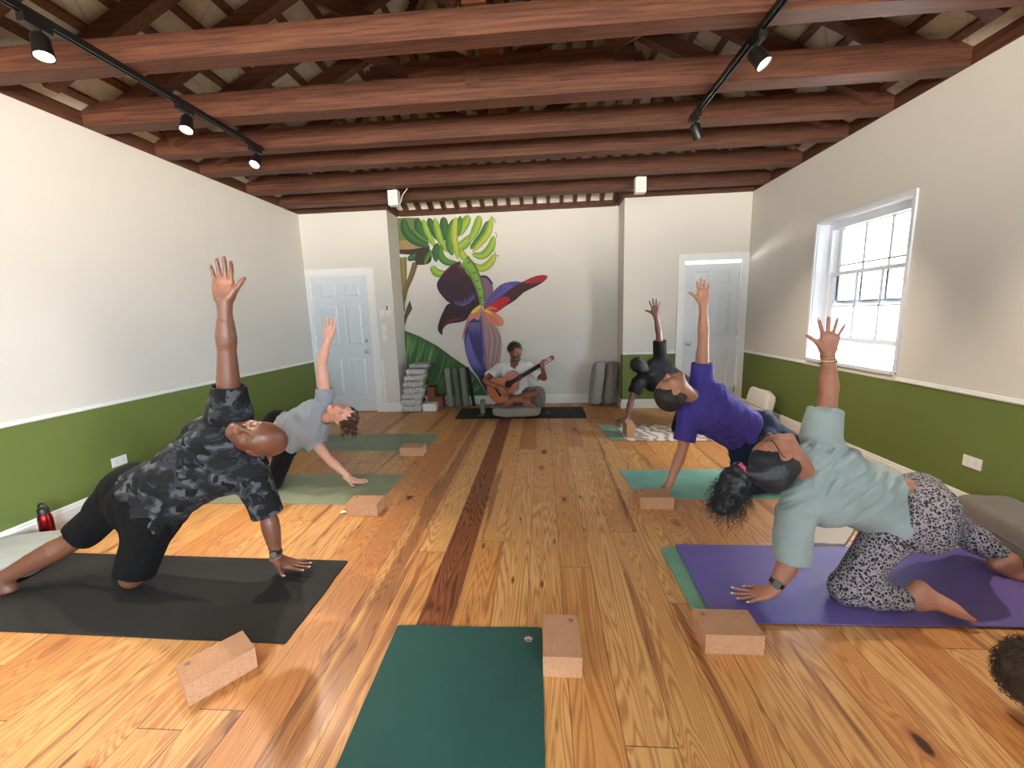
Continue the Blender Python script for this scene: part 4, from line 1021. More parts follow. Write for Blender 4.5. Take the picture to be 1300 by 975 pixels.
def rcone(A, B, ra, rb, flat=None, fs=1.):
    ax = B-A; L = np.linalg.norm(ax); ax = ax/max(L, 1e-9)
    if flat is not None: n = np.array(flat, float); n = n-ax*(n@ax); n /= np.linalg.norm(n)
    def f(p):
        q = p-A
        if flat is not None: q = q+np.outer(q@n, n)*(1/fs-1)
        t = q@ax; rr = np.sqrt(np.maximum((q*q).sum(1)-t*t, 0))
        # blended radius along the axis (good enough for gentle tapers)
        u = np.clip((t+(ra-rb)/max(L, 1e-6)*rr)/max(L, 1e-6), 0, 1)
        dd = np.sqrt((t-u*L)**2+rr*rr)-(ra+(rb-ra)*u)
        return dd*(1 if flat is None else fs**.5)
    return f
def ccone(A, B, ra, rb, flat=None, fs=1., rd=.004):
    ax = B-A; L = np.linalg.norm(ax); ax = ax/L
    if flat is not None: n = np.array(flat, float); n = n-ax*(n@ax); n /= np.linalg.norm(n)
    def f(p):
        q = p-A
        if flat is not None: q = q+np.outer(q@n, n)*(1/fs-1)
        t = q@ax; rr = np.sqrt(np.maximum((q*q).sum(1)-t*t, 0)); u = np.clip(t/L, 0, 1)
        dr = rr-(ra+(rb-ra)*u)+rd; dt = np.abs(t-L/2)-L/2+rd
        return np.minimum(np.maximum(dr, dt), 0)+np.sqrt(np.maximum(dr, 0)**2+np.maximum(dt, 0)**2)-rd
    return f

def nrm(v): v = np.array(v, float); return v/np.linalg.norm(v)
def snoise(p, seed, f, n=5):
    """cheap smooth noise in [-1,1]: a few warped sines"""
    r = np.random.default_rng(seed); o = np.zeros(len(p)); w = 0
    q = p + .35/f*np.sin(p[:, [1, 2, 0]]*f*2.1+seed)
    for i in range(n):
        k = nrm(r.normal(size=3))*f*(1+i*.55); a = 1/(1+i*.6); o += a*np.sin(q@k+r.uniform(0, 6.28)); w += a
    return o/w
def folds(seed, f, amp, dirv, stretch=.3):
    """narrow creases running roughly along dirv, fading in and out"""
    d = nrm(dirv); r = np.random.default_rng(seed); ks = []
    for i in range(3):
        k = nrm(np.cross(d, r.normal(size=3))); k = nrm(k+d*r.uniform(-.35, .35)); ks.append((k, f*r.uniform(2.2, 4.2), r.uniform(0, 6.28), r.integers(99)))
    def fn(p):
        o = -amp*.8*snoise(p, seed+5, f*.9, 3)
        for k, fr_, ph, sd in ks:
            v = np.sin(p@k*fr_+ph+1.6*snoise(p, sd, f*.55, 3)); m = np.clip(snoise(p, sd+3, f*.5, 3)*1.6+.35, 0, 1)
            o = o+amp*m*(np.exp(-((v-.75)/.38)**2)*.95-np.exp(-((v+.6)/.5)**2)*.4)
        return o
    return fn

def npmesh(name, P, Q, mats, parent=None, col=None, smooth='all', face_mat=None):
    me = bpy.data.meshes.new(name); me.vertices.add(len(P)); me.vertices.foreach_set('co', np.asarray(P, np.float32).ravel())
    k = Q.shape[1]; me.loops.add(len(Q)*k); me.loops.foreach_set('vertex_index', Q.ravel().astype(np.int32)); me.polygons.add(len(Q))
    me.polygons.foreach_set('loop_start', np.arange(0, len(Q)*k, k, dtype=np.int32)); me.polygons.foreach_set('loop_total', np.full(len(Q), k, np.int32))
    me.update(calc_edges=True); me.validate()
    if col is not None:
        a = me.color_attributes.new('Col', 'FLOAT_COLOR', 'POINT'); c4 = np.ones((len(P), 4), np.float32); c4[:, :3] = col; a.data.foreach_set('color', c4.ravel())
    return finish(name, me, mats, parent, smooth)
def relax(P, Q, it=1, w=.5):
    n = len(P)
    for _ in range(it):
        S = np.zeros((n, 3)); c = np.zeros(n)
        for a, b in ((0, 1), (1, 2), (2, 3), (3, 0)):
            np.add.at(S, Q[:, a], P[Q[:, b]]); np.add.at(S, Q[:, b], P[Q[:, a]]); np.add.at(c, Q[:, a], 1); np.add.at(c, Q[:, b], 1)
        P = P*(1-w)+w*S/np.maximum(c, 1)[:, None]
    return P

# ---------------------------------------------------------------- anatomy
def hand(S, W, f, t, right, spread=.12, curl=(.15, .15, .2, .25), thumb=.75, sc=1., lift=0., fat=1., knuckle=0., thumbcurl=.2):
    """W wrist, f finger direction, t towards the thumb. Returns fingertip data for nails"""
    f = nrm(f); t = np.array(t, float); t = nrm(t-f*(t@f)); d = np.cross(f, t) if right else np.cross(t, f); s = sc; tips = []
    X = lambda x, y, z=0: W+(t*x+f*y+d*z)*s
    k = .010*s
    S.cone(X(0, -.02), X(.0, .02), .026*s, .030*s, .02, flat=d, fs=.68)
    for (a, b, ra, rb) in (((.018, .02), (.030, .088), .016, .0125), ((.006, .02), (.010, .094), .0165, .013), ((-.007, .02), (-.010, .090), .0165, .0125), ((-.018, .02), (-.029, .080), .0155, .0115)):
        S.cone(X(*a), X(*b), ra*s, rb*s, .016*s, flat=d, fs=.88)
    S.cone(X(.022, .022, -.006), X(.038, .055, -.008), .017*s, .015*s, .016*s)           # thenar
    S.cone(X(-.022, .018, -.006), X(-.028, .06, -.005), .014*s, .012*s, .014*s)
    base = [(.030, .090, .044, .026, .021, .0093), (.010, .096, .048, .029, .022, .0096), (-.010, .092, .044, .027, .021, .0092), (-.029, .082, .034, .021, .019, .0082)]
    for i, (x, y, l1, l2, l3, r) in enumerate(base):
        an = [1.25, .35, -.45, -1.4][i]*spread; r *= s*fat
        fd = f*math.cos(an)+t*math.sin(an); c = curl[i]; ang = -lift
        p = X(x, y, 0); q = p
        for j, (l, rr) in enumerate(((l1, .96), (l2, .90), (l3, .80))):
            ang += c*(.7 if j == 0 else 1.); dirn = fd*math.cos(ang)-d*math.sin(ang); q2 = q+dirn*l*s*(1 if j < 2 else .8)
            S.cone(q, q2, r*rr*1.02, r*(rr-.07), .004*s if j else .009*s); q = q2
        tips.append((q, dirn, d*math.cos(ang)+fd*math.sin(ang), r*.78))
    td = nrm(f*math.cos(thumb)+t*math.sin(thumb)); td2 = nrm(f*math.cos(max(0, thumb-thumbcurl*2))+t*math.sin(max(0, thumb-thumbcurl*2)))
    a = X(.028, .030, -.006); b = a+td*.042*s; c_ = b+nrm(td+td2)*.031*s; e = c_+td2*.020*s
    S.cone(a, b, .015*s, .0115*s, .012*s); S.cone(b, c_, .0112*s*fat, .0100*s*fat, .005*s); S.cone(c_, e, .0102*s*fat, .0080*s*fat, .004*s)
    tips.append((e, td2, d, .0085*s)); return tips
def fist(S, W, f, t, right, sc=1.):
    return hand(S, W, f, t, right, spread=.02, curl=(1.45, 1.5, 1.5, 1.5), thumb=.5, sc=sc, lift=0.0, thumbcurl=.1)
def foot(S, An, toe, sole, sc=1.):
    """An ankle centre, toe direction, sole normal pointing out of the sole"""
    toe = nrm(toe); sole = np.array(sole, float); sole = nrm(sole-toe*(sole@toe)); side = np.cross(toe, sole); s = sc
    X = lambda y, z, x=0: An+(toe*y+sole*z+side*x)*s
    S.sph(X(0, 0), .036*s, .02); S.cone(X(-.030, .010), X(-.040, .058), .031*s, .029*s, .02)
    S.cone(X(-.01, .02), X(.10, .052), .036*s, .025*s, .03); S.cone(X(-.02, .058), X(.12, .064), .026*s, .020*s, .03)
    S.cone(X(.06, .055, .018), X(.13, .066, .026), .022*s, .018*s, .02); S.cone(X(.06, .055, -.018), X(.12, .066, -.028), .022*s, .016*s, .02)
    for i, (x, y, r, l) in enumerate(((.027, .142, .0125, .036), (.008, .148, .0095, .03), (-.007, .143, .009, .026), (-.021, .134, .0085, .023), (-.033, .122, .008, .02))):
        S.cone(X(y-.02, .064, x), X(y+l-.012, .070, x*1.05), r*1.05*s, r*.92*s, .008)
def head(S, C, up, fw, sc=1., neck=None, nr=.055, jaw=1., nose=1., ear=True, male=True, fat=0.):
    """C centre of the skull; returns local->world mapper"""
    up = nrm(up); fw = np.array(fw, float); fw = nrm(fw-up*(fw@up)); rt = np.cross(fw, up); s = sc; AX = [rt, fw, up]
    X = lambda x, y, z: C+(rt*x+fw*y+up*z)*s
    E = lambda c, r, k=.02, mode='u': S.ell(X(*c), np.array(r)*s, AX, k*s, mode)
    if neck is not None: S.cone(neck, X(0, -.025, -.07), nr*1.12, nr, .03)
    E((0, -.018, .030), (.073, .094, .080)); E((0, .022, .018), (.066, .070, .072), .03); E((0, .022, -.045), (.056+fat, .060, .066), .03)
    S.cone(X(-.048, .0, -.055), X(-.018, .068, -.098), .018*s, .018*s*jaw, .03*s); S.cone(X(.048, .0, -.055), X(.018, .068, -.098), .018*s, .018*s*jaw, .03*s)
    E((0, .074, -.096), (.022*jaw, .018, .018), .02)
    E((.036, .058, -.030), (.024, .026, .024), .025); E((-.036, .058, -.030), (.024, .026, .024), .025)           # cheeks
    S.cone(X(-.040, .070, .026), X(.040, .070, .026), .014*s, .014*s, .018*s)                                       # brow
    for q in (-1, 1): E((q*.031, .098, .007), (.017, .017, .011), .012, 's')
    for q in (-1, 1): E((q*.031, .071, .006), (.0145, .0150, .0125), .004)                                         # lids over the eyeballs
    S.cone(X(0, .082, .020), X(0, .110*nose, -.026), .0075*s, .0105*s, .014*s); E((0, .108*nose, -.029), (.011, .011, .009), .006)
    for q in (-1, 1): E((q*.0125, .097, -.031), (.0075, .0105, .0075), .006); E((q*.006, .105, -.038), (.0032, .004, .003), .003, 's')
    E((0, .082, -.058), (.026, .020, .020), .02)                                                                    # muzzle
    E((0, .0985, -.0555), (.0225, .0070, .0050), .005); E((0, .0975, -.0665), (.0195, .0075, .0062), .005)
    S.cone(X(-.022, .104, -.0607), X(.022, .104, -.0607), .0016*s, .0016*s, .003*s, 's')
    if ear:
        for q in (-1, 1):
            c = X(q*.073, -.008, -.006); n_ = nrm(rt*q+fw*.35); u_ = nrm(up-.2*fw); v_ = np.cross(n_, u_)
            S.ell(c+n_*.004*s, np.array([.007, .032, .019])*s, [n_, u_, v_], .008*s); S.ell(c+n_*.011*s+fw*.002*s, np.array([.006, .020, .010])*s, [n_, u_, v_], .004*s, 's')
            S.ell(X(q*.072, -.004, -.036), np.array([.006, .010, .008])*s, AX, .006*s)
    return X, AX
def hloc(P, C, AX, sc): return ((P-C) @ np.array(AX).T)/sc

def skinmat(name, rough=.5, sss=.06):
    t = NT(name); a = t.n('ShaderNodeAttribute', _attribute_name='Col').outputs['Color']; v = t.obj(); n = t.noise(v, 45, 3, .6)
    t.base(t.mix(t.math('MULTIPLY', n, .25), a, t.mix(.6, a, (.25, .06, .03, 1)))); t.rough(rough); t.b.inputs['Subsurface Weight'].default_value = sss
    t.b.inputs['Subsurface Radius'].default_value = (.02, .008, .004); t.b.inputs['Subsurface Scale'].default_value = .3; t.bump(t.noise(v, 380, 2), .12, .0008); return t.m
def lin(c): return np.array(srgb(*c)[:3])
def facecolor(P, col, C, AX, sc, lips=None, brow=None, beard=None, lid=None, cheek=None, scalp=None):
    q = hloc(P, C, AX, sc); x, y, z = q.T; near = (np.abs(x) < .12) & (np.abs(y) < .14) & (np.abs(z) < .14)
    def put(m, c): col[:] = col*(1-m[:, None])+lin(c)*m[:, None]
    g = lambda cx, cz, rx, rz, p=2: np.clip(1.6-1.6*((np.abs(x)-cx)**2/rx**2+(z-cz)**2/rz**2)**(p/2), 0, 1)*(y > .02)*near
    if scalp: put(np.clip((z-scalp[1])/.02, 0, 1)*near*scalp[2], scalp[0])
    if cheek: put(g(.040, -.028, .026, .022)*.5, cheek)
    if beard:
        m = np.clip(((-.028-z)/.018), 0, 1)*(y > -.02)*near*np.clip((z+.15)/.03, 0, 1); m = np.maximum(m*beard[1], 0); put(m*np.where((np.abs(x) < .024) & (z > -.052) & (z < -.040), 1.2, 1.).clip(0, 1), beard[0])
    if lips: put(g(0, -.061, .026, .012)*(y > .088), lips)
    if lid: put(g(.031, .006, .019, .013)*.55, lid); put(g(.031, -.002, .015, .0022, 4)*.9, tuple(int(c*.35) for c in lid))
    if brow: put(np.clip(1.5-1.5*(((np.abs(x)-.033)/.021)**2+((z-.029+((np.abs(x)-.03)*.12))/.0050)**2), 0, 1)*(y > .05)*near*.9, brow)
def nails(tips, m, parent, sc=1.):
    for (q, dirn, up_, r) in tips:
        s = np.cross(dirn, up_); b = BM(); n = 7; rows = []
        for j in range(4):
            u = j/3; row = []
            for i in range(n):
                a = (i/(n-1)-.5)*1.9; w = r*(.98 if j < 3 else .80)
                row.append(b.verts.new(Vector(q+dirn*(-.004+.0125*u)*sc+s*math.sin(a)*w*1.02+up_*math.cos(a)*w*1.06)))
            rows.append(row)
        for r0, r1 in zip(rows[:-1], rows[1:]):
            for i in range(n-1): b.faces.new([r0[i], r0[i+1], r1[i+1], r1[i]])
        e = bmesh.ops.extrude_face_region(b, geom=b.faces[:]); bmesh.ops.translate(b, vec=Vector(-up_*.0012), verts=[g for g in e['geom'] if isinstance(g, bmesh.types.BMVert)])
        ob('nail', b, m, parent, smooth='all')
def curls(P0, dirs, L, r, turns, th, name, m, parent, seedv=3, seg=14, droop=0., n=4):
    """many small coiled locks in one hair mesh"""
    g = np.random.default_rng(seedv); Vs, Qs = [], []; off = 0
    for p, d in zip(P0, dirs):
        l = L*g.uniform(.6, 1.15); d = nrm(d+g.normal(size=3)*.25); h = nrm(np.cross(d, g.normal(size=3))); k = np.cross(d, h); ph = g.uniform(0, 6.28); tw = turns*g.uniform(.7, 1.2)
        u = np.linspace(0, 1, seg)[:, None]; rr = r*g.uniform(.6, 1.2)*np.clip(u*3, 0, 1)
        c = p+d*l*u+np.array([0, 0, -1])*droop*l*u*u+rr*(h*np.cos(ph+u*tw*6.28)+k*np.sin(ph+u*tw*6.28))
        T = np.gradient(c, axis=0); T /= np.linalg.norm(T, axis=1)[:, None]; A = np.cross(T, h+k*.3); A /= np.linalg.norm(A, axis=1)[:, None]; B = np.cross(T, A)
        rad = th*(1-u*.55)
        ring = np.stack([c+rad*(A*math.cos(2*PI*i/n)+B*math.sin(2*PI*i/n)) for i in range(n)], 1); Vs.append(ring.reshape(-1, 3))
        idx = np.arange(seg*n).reshape(seg, n)+off
        Qs.append(np.stack([idx[:-1], np.roll(idx[:-1], -1, 1), np.roll(idx[1:], -1, 1), idx[1:]], -1).reshape(-1, 4)); off += seg*n
    return npmesh(name, np.concatenate(Vs), np.concatenate(Qs), m, parent)
m_nailp = plain('pale nail', srgb(222, 190, 176), .35); m_naild = plain('light nail on dark skin', srgb(206, 164, 150), .35)
m_skin = skinmat('skin'); m_skinb = skinmat('dark skin', .42, .03)
def hairmat(name, c, rough=.45):
    t = NT(name); v = t.obj(); n = t.noise(t.vmul(v, (60, 60, 60)), 1.5, 4, .7); c2 = tuple(min(1, x*2.2+.006) for x in c[:3])+(1,)
    t.base(t.mix(n, c, c2)); t.rough(rough); t.b.inputs['Specular IOR Level'].default_value = .35; t.bump(n, .6, .003); return t.m
def clothmat(name, c, rough=.85, var=.05, sheen=.15, fine=420):
    t = NT(name); v = t.obj(); n = t.noise(v, 9, 3); t.base(t.mix(n, tuple(x*(1-var*2.5) for x in c[:3])+(1,), tuple(min(1, x*(1+var*2.5)) for x in c[:3])+(1,)))
    t.rough(rough); t.b.inputs['Sheen Weight'].default_value = sheen; t.b.inputs['Specular IOR Level'].default_value = .2; t.bump(t.noise(v, fine, 2), .4, .001); return t.m
def lerp(a, b, t): return np.array(a)*(1-t)+np.array(b)*t
def bent(a, b, c, soft=.16):
    """points along a-b-c with the corner slightly rounded"""
    a, b, c = np.array(a), np.array(b), np.array(c); out = []
    for t in np.linspace(0, 1, 8)[:-1]: out.append(('u', t, lerp(a, b, t)))
    for t in np.linspace(0, 1, 8): out.append(('l', t, lerp(b, c, t)))
    pts = [o[2] for o in out]
    q = [pts[0]]+[pts[i]*.5+(pts[i-1]+pts[i+1])*.25 for i in range(1, len(pts)-1)]+[pts[-1]]
    return [(o[0], o[1]) for o in out], q
def arm(S, sh, el, wr, s=1., m=1.):
    S.sph(sh, .053*s*m, .03); tg, P = bent(sh, el, wr)
    R = [(np.interp(t, [0, .25, .55, .85, 1], [.052, .051, .048, .041, .0385])*m if w == 'u' else np.interp(t, [0, .15, .3, .55, .85, 1], [.0385*m, .042*m, .0425*m, .036*m, .0275, .0265]))*s for w, t in tg]
    S.chain(P, R, .03)
def leg(S, hp, kn, an, s=1., m=1.):
    tg, P = bent(hp, kn, an)
    R = [(np.interp(t, [0, .3, .7, 1], [.088, .082, .066, .056]) if w == 'u' else np.interp(t, [0, .12, .3, .6, .9, 1], [.056, .053, .059, .050, .037, .036]))*s*(m if not (w == 'l' and t > .8) else 1) for w, t in tg]
    S.chain(P, R, .04)
def torso(S, j, fr, s=1., w=1., dpt=1., off=0., belly=0., bust=0., neckend=None):
    """spine from the hips to the neck; fr = the way the chest faces"""
    hl, hr, sl, sr = [np.array(j[k]) for k in ('hipL', 'hipR', 'shL', 'shR')]; pm = (hl+hr)/2; cm = (sl+sr)/2; ax = nrm(cm-pm); fr = nrm(np.array(fr)-ax*(np.array(fr)@ax)); lat = nrm(sl-sr); L = np.linalg.norm(cm-pm)
    S.cone(hl, hr, (.100*s+off), (.100*s+off), .04, flat=fr, fs=.98)
    S.cone(pm-lat*.035*s, pm+lat*.035*s+0, (.108*s+off), (.108*s+off), .04)
    wd = .118*s*w
    for q in (-1, 1):
        S.cone(pm+lat*q*.045*s, pm+ax*L*.45+lat*q*.035*s*w, .098*s*dpt+off, .092*s*dpt+off, .05, flat=fr, fs=.95)
        S.cone(pm+ax*L*.45+lat*q*.035*s*w, pm+ax*L*.82+lat*q*.070*s*w, .092*s*dpt+off, .100*s*dpt+off, .05, flat=fr, fs=.98)
        S.cone(pm+ax*L*.82+lat*q*.070*s*w, cm+lat*q*.05*s, .098*s*dpt+off, .060*s+off, .05)
        if bust: S.sph(pm+ax*L*.74+lat*q*.070*s+fr*.065*s, bust+off, .04)
    S.cone(sl, sr, .050*s+off, .050*s+off, .05)
    if belly: S.ell(pm+ax*L*.34+fr*.045*s, [.13*s+off, .10*s+off, belly+off], [lat, ax, fr], .05)
    return pm, cm, ax, fr, lat, L
# ================================================================ people
QUAL = 1.0
def body_mesh(name, S, h, colfn, label, cat, mat, group=None, zf=.0085):
    P, Q = S.mesh(h*QUAL); P = relax(P, Q, 1, .35); col = colfn(P); P[:, 2] = np.where(P[:, 2] < zf, zf+(P[:, 2]-zf)*.02, P[:, 2])
    o = npmesh(name, P, Q, mat, None, col); tag(o, label, cat, group); return o
def cloth(name, S, h, mat, parent, rel=1, zf=.0082):
    P, Q = S.mesh(h*QUAL); P = relax(P, Q, rel, .4); P[:, 2] = np.where(P[:, 2] < zf, zf+(P[:, 2]-zf)*.02, P[:, 2]); return npmesh(name, P, Q, mat, parent)
def skincol(base, dark=None, spots=()):
    """uniform skin pigment with paler/darker patches: spots = (centre, radius, colour, amount)"""
    def fn(P):
        c = np.tile(lin(base), (len(P), 1)); n = snoise(P, 5, 14, 4)[:, None]; c = c*(1+.05*n)
        for (C, r, cc, a) in spots:
            m = np.clip(1.4-1.4*np.linalg.norm(P-np.array(C), axis=1)/r, 0, 1)[:, None]*a; c = c*(1-m)+lin(cc)*m
        return c
    return fn
def neckhole(S, cm, hc, r, t=.05):
    S.cone(lerp(cm, hc, t), hc, r, r*1.15, .006, 's')
def sleeve(S, sh, el, f, r0, r1, side=None, k=.03, inner=.008):
    e = lerp(sh, el, f); S.cap(sh, e, r0, r1, k, rd=.008); d = nrm(e-sh)
    S.ops.append(('s', ccone(e-d*.035, e+d*.02, r1-inner-.004, r1-inner, None, 1, .002), .003))

# ---------------------------------------------------------------- bald man in the camouflage tee
def man_camo():
    s = 1.04
    j = dict(shR=at(292, 526, 2.0), elR=at(288, 444, 1.98), wrR=at(285, 384, 1.97), shL=at(318, 592, 2.04), elL=at(341, 656, 2.04), wrL=at(352, 708, 2.03),
             hipR=at(166, 622, 2.02), hipL=at(196, 656, 1.93), knL=at(166, 729, 1.86), knR=at(98, 684, 1.97), anR=at(-4, 742, 1.82))
    j['knL'][2] = .065; j['anR'][2] = max(.07, j['anR'][2]); anL = j['knL']+np.array([-.30, .28, .0])
    fr = nrm([-.15, -.92, .12]); hc = at(331, 556, 1.93)
    up, fw = nrm([.97, -.06, -.12]), nrm([-.12, -.80, .62])
    S = Sdf(); pm, cm, ax, frn, lat, L = torso(S, j, fr, s, 1.05, 1.0, off=-.006)
    arm(S, j['shR'], j['elR'], j['wrR'], s, 1.04); arm(S, j['shL'], j['elL'], j['wrL'], s, 1.04)
    leg(S, j['hipR'], j['knR'], j['anR'], s); leg(S, j['hipL'], j['knL'], anL, s, .98)
    tR = hand(S, j['wrR'], (.06, .02, 1), (.88, .30, -.1), True, spread=.13, curl=(.24, .12, .10, .0), thumb=.62, sc=1.12, thumbcurl=.0)
    tL = hand(S, j['wrL']+np.array([.0, 0, -.012]), (1, .02, -.33), (0, -1, 0), False, spread=.2, curl=(-.02, -.02, -.02, -.02), thumb=.95, sc=1.0, lift=.24)
    foot(S, j['anR'], (-.80, -.5, -.15), (.2, -.1, -1), 1.05); foot(S, anL, (-.7, .7, -.1), (-.1, .1, 1), 1.05)
    head(S, hc, up, fw, 1.06, neck=cm+ax*.02, nr=.060, jaw=1.1, nose=.98)
    AX = [np.cross(fw, up), fw, up]
    AX = [nrm(np.cross(nrm(fw-up*(fw@up)), up)), nrm(fw-up*(fw@up)), up]
    def col(P):
        c = skincol((102, 66, 50), spots=[(j['wrR']+np.array([.03, -.03, .09]), .075, (150, 104, 82), .8)])(P)
        facecolor(P, c, hc, AX, 1.06, lips=(112, 62, 56), brow=(52, 32, 26), beard=((80, 52, 42), .55), lid=(84, 50, 40), scalp=None); return c
    o = body_mesh('person', S, .0042, col, 'person with shaved head in dark camouflage tee and black shorts, one arm raised', 'person', m_skinb)
    nails(tL, m_naild, o); nails(tR[4:], m_naild, o)
    # tee
    T = Sdf(); torso(T, j, fr, s, 1.12, 1.08, off=.024)
    mid = lerp(pm, cm, .5); T.cone(mid+lat*.04-np.array([0, 0, .015]), pm+ax*.08+lat*.05, .12, .125, .05)
    T.ops.append(('d', folds(3, 26, .0055, nrm(ax+lat*.5), .35), .01)); T.plane(pm+ax*.055, nrm(-ax*.95+np.array([0, 0, -.12])), .004)
    sleeve(T, j['shR'], j['elR'], .46, .100, .078, k=.06); sleeve(T, j['shL'], j['elL'], .96, .080, .080)
    T.cone(cm+lat*.05, j['elL']*.5+j['shL']*.5+np.array([-.04, 0, 0]), .06, .05, .05)
    neckhole(T, cm+ax*.01, hc, .066); T.da = .012
    t = NT('dark camouflage jersey'); v = t.obj()
    a = t.noise(t.vmul(v, (1, 1, 1.25)), 11, 2, .55, .4); b = t.noise(v, 13, 2, .5, .6); mp = t.ramp(a, [(.0, srgb(27, 28, 31)), (.47, srgb(45, 47, 52)), (.56, srgb(74, 78, 84))], 'CONSTANT')
    mp = t.mix(t.ramp(b, [(.56, 0.), (.565, 1.)], 'CONSTANT'), mp, srgb(19, 20, 23)); t.base(mp); t.rough(.85); t.bump(t.noise(v, 500, 2), .3, .001); t.b.inputs['Specular IOR Level'].default_value = .2
    sh = cloth('camouflage_tee', T, .0055, t.m, o)
    # collar band
    C0 = lerp(cm+ax*.01, hc, .30)
    # shorts
    B = Sdf(); off = .014
    hl, hr = j['hipL'], j['hipR']; B.cone(hl, hr, .120*s, .120*s, .05); B.cone(pm-lat*.04, pm+lat*.04, .128*s, .128*s, .05); B.cone(pm, pm+ax*.12, .128*s, .118*s, .05); B.cone(lerp(hr, j['knR'], -.15), lerp(hr, j['knR'], .3), .115, .11, .05)
    B.cap(lerp(hr, j['knR'], -.1), lerp(hr, j['knR'], .93), .108, .088, .05, rd=.01); B.cap(lerp(hl, j['knL'], -.1), lerp(hl, j['knL'], .90), .108, .090, .05, rd=.01)
    B.sph(pm-frn*.05-ax*.05, .11, .05)
    B.disp = folds(8, 22, .0045, nrm(j['knL']-hl), .35); B.da = .01
    cloth('black_shorts', B, .006, clothmat('black sports cloth', srgb(9, 9, 11), .95, sheen=0), o)
    # watch
    w = j['wrL']; d = nrm(j['elL']-w); c0 = w+d*.035; n1 = nrm(np.array([.25, -.95, .1])-d*(np.array([.25, -.95, .1])@d)); b = BM()
    lathe(b, c0-d*.011, d, [(0, .030), (.002, .0325), (.020, .0325), (.022, .030)], 28); wt = ob('wrist_watch', b, m_black, o, smooth=True)
    lathe_ = lathe(BM(), c0+n1*.026, n1, [(0, .020), (.009, .021), (.011, .0195)], 28); ob('watch_case', lathe_, plain('dark steel', srgb(60, 60, 62), .3, .9), wt, smooth=True)
    ob('watch_dial', lathe(BM(), c0+n1*.0372, n1, [(0, .017), (.0006, .0165)], 28), plain('grey dial', srgb(92, 94, 94), .3), wt)
    return o
man_camo()

